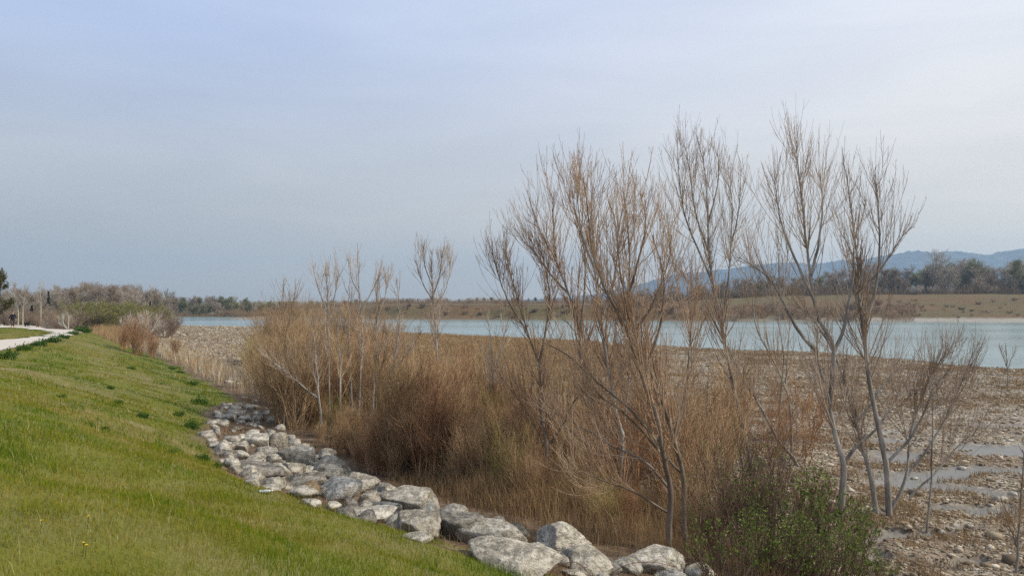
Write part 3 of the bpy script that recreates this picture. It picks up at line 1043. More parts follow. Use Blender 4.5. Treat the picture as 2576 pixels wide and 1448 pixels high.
picture_tree('poplar_tree', [
    (1.0, [(1990, 1150), (1988, 1060), (1975, 980), (1940, 900), (1900, 820), (1890, 700), (1880, 560)]),
    (0.5, [(1975, 980), (1985, 880), (1990, 760), (1985, 640)]),
], (1990, 1155), 'thin upright poplar with a straight pale stem in front of the shingle', BARK_PALE, TWIG_GREY, 6, GT, n1=9, n2=60, n3=300, r0=0.07, L1=1.8)
# central pair by the rocks
picture_tree('poplar_tree', [
    (1.0, [(1682, 1385), (1684, 1300), (1686, 1231), (1667, 1126), (1653, 1035), (1620, 955), (1606, 900), (1592, 837), (1575, 760), (1558, 680), (1545, 560), (1530, 470)]),
    (0.5, [(1606, 900), (1570, 820), (1520, 720), (1490, 620), (1475, 500), (1466, 415)]),
    (0.42, [(1575, 760), (1610, 640), (1625, 540), (1612, 450)]),
    (0.4, [(1667, 1126), (1600, 1040), (1530, 980), (1440, 900), (1350, 820)]),
    (0.42, [(1686, 1231), (1620, 1160), (1540, 1120), (1440, 1060), (1380, 1000)]),
    (0.32, [(1684, 1290), (1600, 1240), (1500, 1200), (1430, 1140)]),
    (0.4, [(1592, 837), (1640, 760), (1680, 660), (1690, 560)]),
], (1682, 1388), 'bare poplar with the straight dark trunk rising just above the largest pale boulders', BARK_BROWN, TWIG_RUST, 7, GT,
    n1=10, n2=100, n3=640, L1=2.0, L2=1.0, L3=0.38, r0=0.085, t0=0.3)
picture_tree('poplar_tree', [
    (1.0, [(1727, 1385), (1722, 1290), (1719, 1195), (1694, 1099), (1667, 991), (1650, 950), (1631, 906), (1600, 837), (1585, 770), (1590, 660), (1580, 540), (1565, 440)]),
    (0.5, [(1694, 1099), (1720, 1000), (1735, 900), (1740, 800), (1730, 690)]),
    (0.4, [(1719, 1195), (1640, 1110), (1560, 1030), (1490, 960)]),
    (0.4, [(1631, 906), (1660, 800), (1665, 690), (1640, 560)]),
], (1727, 1388), 'bare poplar with a dark trunk close to the right of the straight one', BARK_BROWN, TWIG_RUST, 8, GT, n1=10, n2=95, n3=600, L1=2.0, r0=0.078, t0=0.3)
picture_tree('poplar_tree', [
    (1.0, [(1534, 1265), (1534, 1195), (1536, 1140), (1509, 1077), (1493, 1030), (1463, 942), (1458, 837), (1435, 745), (1400, 655), (1365, 590), (1340, 520), (1325, 445)]),
    (0.6, [(1458, 837), (1470, 740), (1470, 640), (1440, 520), (1440, 430)]),
    (0.4, [(1435, 745), (1395, 700), (1350, 640), (1310, 565)]),
    (0.4, [(1400, 655), (1392, 560), (1396, 480)]),
    (0.42, [(1534, 1195), (1480, 1120), (1420, 1070), (1350, 1010), (1290, 940)]),
], (1534, 1270), 'bare poplar arching left, its tip furthest left of the tall rusty middle crowns', BARK_GREY, TWIG_RUST, 9, GT,
    n1=10, n2=90, n3=560, L1=2.0, r0=0.085, t0=0.35)
picture_tree('poplar_tree', [
    (1.0, [(1556, 1290), (1559, 1195), (1567, 1099), (1551, 1043), (1540, 969), (1529, 906), (1515, 800), (1500, 690), (1492, 560), (1490, 388)]),
    (0.5, [(1515, 800), (1545, 690), (1555, 580), (1582, 430)]),
    (0.45, [(1500, 690), (1470, 590), (1455, 500), (1448, 400)]),
    (0.5, [(1567, 1099), (1580, 980), (1590, 860), (1600, 740)]),
], (1556, 1295), 'straight bare poplar whose tip is the highest of the orange middle crowns', BARK_PALE, TWIG_RUST, 10, GT,
    n1=11, n2=110, n3=700, L1=1.9, r0=0.08, t0=0.3)
picture_tree('poplar_tree', [
    (1.0, [(1368, 1250), (1366, 1222), (1374, 1126), (1358, 1030), (1355, 919), (1328, 837), (1305, 760), (1285, 690), (1262, 575)]),
    (0.6, [(1355, 919), (1372, 830), (1380, 740), (1365, 650), (1345, 570)]),
    (0.4, [(1328, 837), (1280, 760), (1250, 680), (1235, 590)]),
    (0.45, [(1374, 1126), (1330, 1050), (1280, 980), (1235, 900)]),
    (0.4, [(1374, 1126), (1410, 1080), (1440, 1020), (1470, 950)]),
], (1368, 1255), 'shorter bare poplar standing left of the tall middle crowns over golden dry grass', BARK_BROWN, TWIG_RUST, 11, GT,
    n1=11, n2=95, n3=600, L1=1.7, L2=0.9, r0=0.07, t0=0.3)
# isolated small tree in front of the river
picture_tree('poplar_tree', [
    (1.0, [(1108, 1010), (1101, 930), (1097, 860), (1094, 800), (1088, 745), (1085, 690), (1086, 640), (1084, 598)]),
    (0.55, [(1088, 745), (1105, 700), (1112, 650), (1114, 600)]),
    (0.45, [(1092, 760), (1065, 715), (1050, 670), (1043, 625)]),
    (0.4, [(1088, 720), (1068, 670), (1064, 620)]),
    (0.4, [(1094, 770), (1120, 730), (1132, 680), (1130, 630)]),
], (1108, 1015), 'lone small poplar with a goblet shaped crown standing clear against the river', BARK_GREY, TWIG_TAN, 12, GT,
    n1=8, n2=60, n3=300, L1=1.7, L2=1.0, L3=0.45, r0=0.085, t0=0.45, depth=46.0, spread=(18, 36), tw=0.009)
picture_tree('poplar_tree', [
    (1.0, [(1104, 1015), (1099, 930), (1100, 860), (1104, 800), (1110, 740), (1118, 690)]),
], (1104, 1018), 'thin stem growing beside the lone goblet shaped poplar', BARK_PALE, TWIG_TAN, 13, GT, n1=6, n2=40, n3=120, L1=1.2, r0=0.05, t0=0.5, depth=46.5, tw=0.009)
# left thicket birch-like saplings
SAP = 'thin pale saplings rising from the left thicket'
for sd_, (uv, stems, lab) in enumerate([
    ((902, 1080), [(1.0, [(902, 1080), (903, 1000), (908, 900), (912, 840), (905, 774), (901, 700), (899, 612)]), (0.5, [(908, 780), (935, 735), (955, 690)]), (0.4, [(905, 740), (885, 700), (878, 650)])],
     'tallest pale sapling of the left thicket, with a spindly open tip'),
    ((938, 1090), [(1.0, [(938, 1080), (940, 1000), (947, 909), (949, 748), (952, 690)]), (0.6, [(947, 909), (970, 850), (1000, 800)]), (0.4, [(949, 800), (975, 740), (985, 690)])],
     'pale sapling right of the tallest one in the left thicket'),
    ((828, 1085), [(1.0, [(828, 1085), (826, 960), (824, 880), (821, 770), (818, 668)]), (0.4, [(822, 800), (845, 730), (852, 680)]), (0.4, [(822, 780), (800, 720), (790, 670)])],
     'reddish stemmed sapling with a feathery tip, left of the tallest in the thicket'),
    ((857, 1095), [(1.0, [(857, 1095), (857, 1000), (856, 910), (848, 840), (840, 760)]), (0.4, [(856, 910), (875, 850), (880, 780)])],
     'white stemmed sapling low in the middle of the left thicket'),
    ((808, 1100), [(1.0, [(812, 1100), (806, 1040), (800, 1000), (797, 940), (790, 880), (780, 800)]), (0.7, [(800, 1000), (780, 985), (740, 950), (690, 910), (650, 880)]), (0.5, [(800, 985), (792, 950), (785, 900)])],
     'white forked sapling at the left of the thicket with one bough slanting far left'),
    ((884, 1085), [(1.0, [(884, 1085), (884, 1000), (878, 900), (880, 800), (886, 720)])], 'greyish sapling between the white stem and the tallest one'),
    ((960, 1100), [(1.0, [(960, 1100), (965, 1020), (985, 940), (1000, 860), (1006, 780), (1000, 700)]), (0.5, [(985, 940), (1030, 880), (1060, 830)])],
     'leaning sapling at the right edge of the left thicket'),
    ((730, 1060), [(1.0, [(730, 1060), (725, 960), (715, 860), (712, 770), (716, 700)]), (0.5, [(715, 860), (735, 780), (745, 715)])],
     'yellowish sapling at the left end of the thicket, above the orange twigs'),
    ((1215, 1150), [(1.0, [(1215, 1150), (1222, 1050), (1240, 950), (1235, 850), (1225, 780)]), (0.5, [(1240, 950), (1265, 870), (1280, 800)])],
     'thin brown sapling between the lone poplar and the tall middle crowns'),
    ((1745, 1100), [(1.0, [(1745, 1100), (1748, 1000), (1740, 900), (1728, 800), (1700, 700), (1685, 600)]), (0.5, [(1740, 900), (1765, 820), (1775, 740)])],
     'pale thin sapling between the rusty middle crowns and the oval broom crown'),
    ((2350, 1330), [(1.0, [(2330, 1360), (2345, 1200), (2350, 1100), (2352, 1010), (2345, 940)])], 'single thin stem standing on the shingle right of the tall poplars'),
    ((2555, 1440), [(1.0, [(2556, 1450), (2562, 1360), (2566, 1240), (2572, 1130)]), (0.6, [(2560, 1380), (2530, 1320), (2500, 1290)])], 'dark thin sapling at the far right edge of the photo'),
    ((2535, 975), [(1.0, [(2535, 975), (2534, 920), (2530, 860)]), (0.6, [(2534, 925), (2520, 890), (2513, 865)]), (0.6, [(2535, 925), (2552, 890), (2558, 870)])],
     'tiny bare sapling standing by the water at the right edge'),
]):
    picture_tree('sapling', stems, uv, lab, BARK_PALE if sd_ in (0, 1, 3, 4, 9) else BARK_GREY, TWIG_GREY if sd_ % 2 else TWIG_TAN, 100 + sd_, SAP if sd_ < 8 else None,
                 'sapling', n1=6, n2=34 if sd_ < 10 else 14, n3=130 if sd_ < 10 else 40, L1=1.3 if sd_ < 10 else 0.7, L2=0.75 if sd_ < 10 else 0.4, L3=0.35, r0=0.055 if sd_ < 10 else 0.03,
                 spread=(22, 48), t0=0.35, tw=0.0075)


# ------------------------------------------------------------------ blades: turf, dry grass, weeds
def blades(rng, x, y, h, w, tint, lean=0.35, wind=(0.0, 0.0)):
    n = len(x)
    z = T(x, y) - 0.01
    a = rng.uniform(0, 2 * math.pi, n)
    dx, dy = np.cos(a) * w * 0.5, np.sin(a) * w * 0.5
    b = rng.uniform(0, 2 * math.pi, n); ln = h * lean * rng.uniform(0.1, 1.3, n)
    lx, ly = np.cos(b) * ln + wind[0] * h, np.sin(b) * ln + wind[1] * h
    V = np.empty((n, 5, 3))
    V[:, 0] = np.stack([x - dx, y - dy, z], 1); V[:, 1] = np.stack([x + dx, y + dy, z], 1)
    mx, my, mz = x + lx * 0.35, y + ly * 0.35, z + h * 0.58
    V[:, 2] = np.stack([mx + dx * 0.75, my + dy * 0.75, mz], 1); V[:, 3] = np.stack([mx - dx * 0.75, my - dy * 0.75, mz], 1)
    V[:, 4] = np.stack([x + lx, y + ly, z + h * np.sqrt(np.maximum(1 - (ln / h) ** 2 * 0.5, 0.2))], 1)
    i = np.arange(n)[:, None] * 5
    F4 = i + np.array([[0, 1, 2, 3]]); F3 = i + np.array([[3, 2, 4]])
    col = np.repeat(np.stack([tint, rng.uniform(size=n), rng.uniform(size=n), np.ones(n)], 1), 5, axis=0)
    return V.reshape(-1, 3), F4, F3, col


def fan_points(rng, n, r0, r1, th0, th1, p=1.0):
    """points whose density falls with distance; p=1 -> even per unit of log distance squared root"""
    q = rng.uniform(size=n)
    e = 2 - p
    r = (r0 ** e + q * (r1 ** e - r0 ** e)) ** (1 / e) if abs(e) > 1e-6 else r0 * (r1 / r0) ** q
    t = np.radians(rng.uniform(th0, th1, n))
    return r * np.sin(t), r * np.cos(t), r


def build_grass():
    rng = np.random.default_rng(3)
    x, y, r = fan_points(rng, 1250000, 2.2, 110, -66, 30, 1.55)
    g = zones(x, y)[0]
    x2 = x + (fbm(x * 0.5, y * 0.5, 71, 3) - 0.5) * 1.3; y2 = y + (fbm(x * 0.5, y * 0.5, 77, 3) - 0.5) * 1.3
    ok = (g > rng.uniform(0.1, 0.9, len(x))) & ~in_poly(x2, y2, PATH_P)
    x, y, r = x[ok], y[ok], r[ok]
    patch = fbm(x * 0.9, y * 0.9, 12, 4); big = fbm(x * 0.16, y * 0.16, 14, 3)
    f = levee_f(x, y)
    h = (0.045 + 0.10 * patch ** 1.5) * rng.uniform(0.5, 1.3, len(x)) * lerp(0.9, 0.6, sstep(12, 40, r))
    w = np.maximum(0.0045, 0.00062 * r) * rng.uniform(0.7, 1.3, len(x))
    # tint 0 dark green .. 0.5 yellow green .. 1 dry straw
    dry = sstep(0.44, 0.60, fbm(x * 0.22, y * 0.22, 16, 4)) * (0.35 + 0.75 * sstep(12, 26, r)) * (1 - 0.8 * sstep(0.55, 0.85, f) * sstep(25, 40, y))
    lush_shade = sstep(0.5, 0.85, f) * sstep(24, 38, y)  # fresh green at the far slope foot, tint deepened for shade there too
    tint = 0.35 + 0.95 * (patch - 0.5) * -1 + rng.normal(0, 0.10, len(x)) + 0.36 * dry - 0.36 * lush_shade
    odd = rng.uniform(size=len(x)) < 0.06
    tint = np.where(odd, rng.uniform(0.75, 1.0, len(x)), tint)
    # longer tussocks and pale dead stalks
    xa, ya, ra = fan_points(rng, 360000, 2.2, 60, -66, 30, 1.5)
    nt = fbm(xa * 1.6, ya * 1.6, 44, 3)
    oka = (zones(xa, ya)[0] > 0.6) & ~in_poly(xa, ya, PATH_P) & ((nt > 0.63) | (rng.uniform(size=len(xa)) < 0.012))
    xa, ya, ra, nt = xa[oka], ya[oka], ra[oka], nt[oka]
    stalk = nt <= 0.63
    ha = np.where(stalk, rng.uniform(0.14, 0.30, len(xa)), rng.uniform(0.10, 0.22, len(xa)))
    wa = np.maximum(0.004, 0.00055 * ra) * rng.uniform(0.7, 1.2, len(xa))
    ta = np.where(stalk, rng.uniform(0.75, 1.0, len(xa)), np.where(fbm(xa * 0.4, ya * 0.4, 46, 2) > 0.52, rng.uniform(0.0, 0.3, len(xa)), rng.uniform(0.3, 0.62, len(xa))))
    x = np.concatenate([x, xa]); y = np.concatenate([y, ya]); h = np.concatenate([h, ha]); w = np.concatenate([w, wa]); tint = np.concatenate([tint, ta])
    V, F4, F3, col = blades(rng, x, y, h, w, np.clip(tint, 0, 1), 0.55)
    m = tint_mat('turf_blades', [(0.0, (0.065, 0.135, 0.008)), (0.25, (0.145, 0.205, 0.012)), (0.45, (0.235, 0.24, 0.022)), (0.65, (0.30, 0.245, 0.040)), (0.8, (0.37, 0.28, 0.09)), (1.0, (0.55, 0.46, 0.26))],
                 0.4, 0.5, 0.22)
    tag(mesh_np('grass', V, [F4, F3], m, None, False, {'tint': col}), kind='stuff')


build_grass()


def build_dry():
    rng = np.random.default_rng(5)
    Xs = []; 

    def add(x, y, h, tint, lean, wf=1.0):
        r = np.hypot(x, y)
        w = np.maximum(0.005, 0.00055 * r) * rng.uniform(0.7, 1.3, len(x)) * wf
        Xs.append(blades(rng, x, y, h, w, np.clip(tint, 0, 1), lean))

    # 1 golden tall grass through the brush
    x, y, r = fan_points(rng, 520000, 11, 75, -34, 30, 1.35)
    g, l, gr, si, fa = zones(x, y)
    t = np.interp(y, TY_, TX_)
    u = CX + F * x / np.maximum(y, 0.1)
    n = fbm(x * 0.45, y * 0.45, 61, 3)
    inner = sstep(0.3, 3.0, x - t)
    gold = np.exp(-((u - 1500) / 300) ** 2) * (y < 30)
    dens = l * (1 + 1.2 * gold) * np.where(y > 40, 0.35, 1.0) * (0.22 + 0.78 * sstep(0.42, 0.58, n)) * (0.25 + 0.75 * inner) * (1 - g)
    ok = dens > rng.uniform(size=len(x))
    x, y, n, inner, gold = x[ok], y[ok], n[ok], inner[ok], gold[ok]
    h = (0.14 + (0.45 + 0.9 * gold) * inner * n * 1.2 * np.where(y > 38, 0.5, 1)) * rng.uniform(0.5, 1.3, len(x))
    add(x, y, h, 0.36 + 0.22 * gold * inner + 0.14 * sstep(34, 46, y) + rng.normal(0, 0.13, len(x)), 0.45)
    # 2 rust tufts on the shingle
    x, y, r = fan_points(rng, 760000, 13, 130, -30, 40, 1.25)
    g, l, gr, si, fa = zones(x, y)
    n = fbm(x * 0.30, y * 0.62, 63, 4); n2 = fbm(x * 1.4, y * 1.8, 65, 3)
    u = CX + F * x / np.maximum(y, 0.1)
    yn = np.interp(x, NX_, NY_)
    cen = sstep(1750, 1350, u) * sstep(760, 980, u)
    dens = gr * (1 - si) * sstep(0.475, 0.615, n * 0.55 + n2 * 0.45 + 0.15 * cen) * sstep(2, 12, yn - y) * lerp(0.22, 1.0, sstep(700, 1000, u))
    ok = dens > rng.uniform(size=len(x))
    x, y, cen, n2 = x[ok], y[ok], cen[ok], n2[ok]
    h = (0.06 + 0.20 * n2 + 0.30 * cen * n2) * rng.uniform(0.5, 1.4, len(x))
    add(x, y, h, 0.40 + 0.14 * cen + rng.normal(0, 0.12, len(x)), 0.7)
    # 3 pale reeds and dead stems on the left part of the bar
    x, y, r = fan_points(rng, 50000, 40, 175, -31, -4, 1.2)
    g, l, gr, si, fa = zones(x, y)
    f = levee_f(x, y)
    yn = np.interp(x, NX_, NY_)
    n = fbm(x * 0.12, y * 0.12, 67, 4)
    dens = np.where(f > 1.0, 1, 0) * (1 - g) * sstep(1, 8, yn - y) * (0.06 + 0.4 * sstep(0.5, 0.62, n) + 0.7 * sstep(6, 2, x - np.interp(y, TY_, TX_))) * (1 - fa)
    ok = dens > rng.uniform(size=len(x))
    x, y, n = x[ok], y[ok], n[ok]
    near = sstep(7, 2, x - np.interp(y, TY_, TX_))
    h = (0.10 + 0.22 * n + 0.55 * near) * rng.uniform(0.5, 1.3, len(x))
    add(x, y, h, 0.80 + 0.25 * (n - 0.5) + 0.05 * near + rng.normal(0, 0.15, len(x)), 0.35)
    # 4 tall golden reeds past the end of the embankment
    x = rng.uniform(-75, -33, 60000); y = rng.uniform(78, 125, 60000)
    f = levee_f(x, y); n = fbm(x * 0.25, y * 0.25, 68, 3)
    u = CX + F * x / y
    ok = (f > 0.55) & (f < 2.0) & (n > 0.42) & ((y > 88) | (f > 1.0)) & (u > 222) & (u < 330)
    x, y = x[ok], y[ok]
    add(x, y, rng.uniform(0.8, 2.0, len(x)), 0.62 + rng.normal(0, 0.12, len(x)), 0.2)
    V = np.concatenate([b[0] for b in Xs]); off = np.cumsum([0] + [len(b[0]) for b in Xs[:-1]])
    F4 = np.concatenate([b[1] + o for b, o in zip(Xs, off)]); F3 = np.concatenate([b[2] + o for b, o in zip(Xs, off)])
    col = np.concatenate([b[3] for b in Xs])
    m = tint_mat('dry_grass', [(0.0, (0.085, 0.055, 0.028)), (0.3, (0.20, 0.13, 0.068)), (0.5, (0.34, 0.225, 0.115)), (0.7, (0.50, 0.33, 0.155)), (0.85, (0.54, 0.42, 0.26)), (1.0, (0.62, 0.54, 0.40))], 0.3, 0.5, 0.10)
    tag(mesh_np('dry_grass', V, [F4, F3], m, None, False, {'tint': col}), kind='stuff')


build_dry()


def build_pebbles():
    rng = np.random.default_rng(9)
    x, y, r = fan_points(rng, 230000, 14, 105, -12, 38, 1.25)
    g, l, gr, si, fa = zones(x, y)
    z = T(x, y)
    ok = (gr * (1 - 0.80 * sstep(0.15, 0.55, si)) > rng.uniform(0.2, 1, len(x))) & (z > -0.06)
    x, y, r, z = x[ok][:120000], y[ok][:120000], r[ok][:120000], z[ok][:120000]
    x2, y2, r2 = fan_points(rng, 70000, 42, 180, -31, -9, 1.2)
    ok2 = (zones(x2, y2)[2] > 0.6) & (levee_f(x2, y2) > 1.05) & (T(x2, y2) > 0.0)
    x = np.concatenate([x, x2[ok2]]); y = np.concatenate([y, y2[ok2]]); r = np.concatenate([r, r2[ok2]]); z = T(x, y)
    n = len(x)
    V0, F0 = ICO[1]
    s = np.exp(rng.normal(math.log(0.021), 0.5, n)) * (1 + r / 70)
    sc3 = np.stack([s * rng.uniform(0.8, 1.5, n), s * rng.uniform(0.7, 1.2, n), s * rng.uniform(0.35, 0.7, n)], 1)
    V = V0[None] * rng.uniform(0.82, 1.15, (n, len(V0), 1)) * sc3[:, None, :]
    a = rng.uniform(0, 6.28, n); ca, sa = np.cos(a)[:, None], np.sin(a)[:, None]
    V = np.stack([V[..., 0] * ca - V[..., 1] * sa, V[..., 0] * sa + V[..., 1] * ca, V[..., 2]], -1)
    V += np.stack([x, y, z + sc3[:, 2] * 0.35], 1)[:, None, :]
    Fc = (np.arange(n)[:, None, None] * len(V0) + F0[None]).reshape(-1, 3)
    tint = np.clip(rng.beta(1.6, 2.6, n), 0, 1)
    col = np.repeat(np.stack([tint, rng.uniform(size=n), tint, np.ones(n)], 1), len(V0), axis=0)
    t = NT('pebble_stone')
    at_ = t.n('ShaderNodeAttribute', attribute_name='tint')
    sp = t.n('ShaderNodeSeparateColor'); t.L(at_.outputs['Color'], sp.inputs[0])
    c = t.ramp(sp.outputs[0], [(0.0, (0.11, 0.078, 0.046)), (0.3, (0.25, 0.195, 0.125)), (0.6, (0.40, 0.33, 0.225)), (1.0, (0.66, 0.57, 0.43))])
    t.pbsdf(c, 0.85, None, 0.2)
    tag(mesh_np('gravel', V.reshape(-1, 3), [Fc], t.m, None, True, {'tint': col}), kind='stuff')


build_pebbles()


# ------------------------------------------------------------------ leafy bits
def leaf_quads(rng, C, size, elong=1.6):
    """one small folded leaf per centre"""
    n = len(C)
    a = unit(rng.normal(size=(n, 3)) + np.array([0, 0, 0.35])); b = unit(np.cross(a, rng.normal(size=(n, 3))))
    s = size * rng.uniform(0.6, 1.3, n)[:, None]
    V = np.stack([C - a * s * elong * 0.5, C + b * s * 0.42 + a * s * 0.05, C + a * s * elong * 0.5, C - b * s * 0.42 + a * s * 0.05], 1)
    Fc = np.arange(n)[:, None] * 4 + np.array([[0, 1, 2, 3]])
    tint = rng.uniform(size=n)
    col = np.repeat(np.stack([tint, tint, tint, np.ones(n)], 1), 4, axis=0)
    return V.reshape(-1, 3), Fc, col


LEAF_G = tint_mat('leaf_green', [(0.0, (0.028, 0.065, 0.012)), (0.5, (0.065, 0.13, 0.022)), (1.0, (0.14, 0.22, 0.05))], 0.35, 2.0, 0.25)
LEAF_DEEP = tint_mat('leaf_deep_green', [(0.0, (0.026, 0.062, 0.010)), (0.5, (0.060, 0.125, 0.018)), (1.0, (0.13, 0.21, 0.04))], 0.3, 2.0, 0.25)
LEAF_BUSH = tint_mat('leaf_bush', [(0.0, (0.055, 0.095, 0.016)), (0.5, (0.135, 0.19, 0.036)), (1.0, (0.25, 0.31, 0.085))], 0.4, 2.0, 0.25)
LEAF_FAR = tint_mat('leaf_spring', [(0.0, (0.15, 0.165, 0.075)), (0.5, (0.23, 0.25, 0.11)), (1.0, (0.32, 0.34, 0.17))], 0.35, 0.3, 0.25)
LEAF_FARGREEN = tint_mat('leaf_far_green', [(0.0, (0.035, 0.05, 0.014)), (0.5, (0.065, 0.08, 0.024)), (1.0, (0.12, 0.125, 0.045))], 0.3, 0.3, 0.25)
LEAF_PINE = tint_mat('pine_needles', [(0.0, (0.05, 0.05, 0.018)), (0.5, (0.085, 0.085, 0.03)), (1.0, (0.18, 0.15, 0.06))], 0.2, 0.8, 0.3)
LEAF_CONE = tint_mat('conifer_dark', [(0.0, (0.022, 0.036, 0.018)), (1.0, (0.065, 0.085, 0.04))], 0.2, 0.8, 0.2)
LEAF_WILLOW = tint_mat('willow_yellow', [(0.0, (0.13, 0.12, 0.03)), (0.5, (0.22, 0.20, 0.045)), (1.0, (0.32, 0.29, 0.09))], 0.35, 0.5, 0.2)


def shrub(name, seed, H, twig, label, cat='shrub', stems=26, base=0.35, spread=0.8, n2=240, n3=900, tw=0.0055, leaves=0, leafmat=None, leafsize=0.04, lowleaf=0.0,
          L2=0.42, L3=0.2, lean=(0, 0)):
    """many-stemmed bush standing at the origin, height H"""
    rng = np.random.default_rng(seed)
    root = thing(name, (0, 0, 0), label, cat)
    a = rng.uniform(0, 6.283, stems); rr = base * np.sqrt(rng.uniform(0, 1, stems))
    p0 = np.stack([np.cos(a) * rr, np.sin(a) * rr, np.full(stems, -0.08)], 1)
    hh = H * rng.uniform(0.55, 1.0, stems)
    out = spread * H * rng.uniform(0.0, 0.55, stems) * 0.6
    k = 9
    q = np.linspace(0, 1, k)[None]
    b = a + rng.normal(0, 0.5, stems)
    P = np.stack([p0[:, :1] + np.cos(b)[:, None] * out[:, None] * q ** 1.15 + lean[0] * H * q ** 1.5, p0[:, 1:2] + np.sin(b)[:, None] * out[:, None] * q ** 1.15 + lean[1] * H * q ** 1.5,
                  p0[:, 2:] + hh[:, None] * q], -1)
    P[:, 1:] += np.cumsum(rng.normal(0, 0.016 * H, (stems, k - 1, 3)), 1)
    R = (tw * rng.uniform(1.8, 3.4, stems))[:, None] * (1 - 0.72 * q)
    st = MB(); st.tubes(P, R, 5)
    st.build('stems', twig, root)
    B, BR = spawn(rng, P, R, n2, 0.12, 0.95, L2 * H, (15, 48), 0.75, k=6, rs=0.6, rmin=tw, taper=0.5, jit=0.09)
    C, CR = spawn(rng, B, BR, n3, 0.1, 0.97, L3 * H, (15, 50), 0.6, k=4, rs=0.7, rmin=tw * 0.75, taper=0.4, jit=0.12)
    t = MB(); t.tubes(B, BR, 3); t.tubes(C, CR, 3)
    t.build('twigs', twig, root)
    if leaves:
        lf = MB()
        m, K, _ = C.shape
        cen = C[rng.integers(0, m, leaves // 5), rng.integers(1, K, leaves // 5)]
        if lowleaf:
            keep = rng.uniform(size=len(cen)) < np.clip(1.15 - cen[:, 2] / H * lowleaf, 0.05, 1)
            cen = cen[keep]
        cc = np.repeat(cen, 5, axis=0) + rng.normal(0, leafsize * 1.1, (len(cen) * 5, 3))
        lf.add(*leaf_quads(rng, cc, leafsize))
        lf.build('leaves', leafmat, root, smooth=False)
    return root


def remove_thing(o):
    for c in list(o.children):
        remove_thing(c)
    bpy.data.objects.remove(o)


# --- shrubs of the brush between the riprap and the shingle
TWIG_REDBROWN = twig_mat('twig_redbrown', [(0.3, (0.214, 0.111, 0.056)), (0.5, (0.375, 0.21, 0.107)), (0.7, (0.549, 0.333, 0.181))])
TWIG_ORANGE = twig_mat('twig_orange', [(0.3, (0.22, 0.14, 0.072)), (0.5, (0.35, 0.235, 0.13)), (0.7, (0.46, 0.335, 0.20))])
PROTO = {}
for key, mat, word in [('grey', TWIG_GREY, 'grey brown'), ('dark', TWIG_DARK, 'dark brown'), ('red', TWIG_REDBROWN, 'reddish brown'), ('rust', TWIG_RUST, 'rusty'),
                       ('olive', TWIG_OLIVE, 'olive stemmed'), ('orange', TWIG_ORANGE, 'orange twigged')]:
    PROTO[key] = [shrub('bare_shrub', 500 + hash_i, 3.0, mat, word, stems=28, n2=250, n3=950, spread=0.85 if hash_i % 2 else 0.55)
                  for hash_i in ([ord(key[0]) * 3, ord(key[1]) * 5 + 1])]
WORD = {'grey': 'grey brown', 'dark': 'dark brown', 'red': 'reddish brown', 'rust': 'rusty', 'olive': 'olive stemmed', 'orange': 'orange twigged'}
TOPU, TOPV = zip(*[(560, 900), (620, 850), (680, 780), (760, 760), (900, 770), (980, 800), (1050, 850), (1150, 880), (1300, 905), (1400, 930), (1500, 985), (1620, 1020), (1750, 1060), (1900, 1090)])
_first = set()


def put_shrub(key, g, H, label, group, rng):
    i = int(rng.integers(0, 2))
    s = H / 3.0
    src = PROTO[key][i]
    rz = rng.uniform(0, 6.28)
    sc_ = (s * rng.uniform(0.9, 1.25), s * rng.uniform(0.9, 1.25), s)
    if (key, i) not in _first:
        _first.add((key, i))
        src.location = tuple(map(float, g)); src.rotation_euler = (0, 0, rz); src.scale = sc_
        src['label'] = label; src['group'] = group
        return src
    return dup(src, g, rz, sc_, label, group)


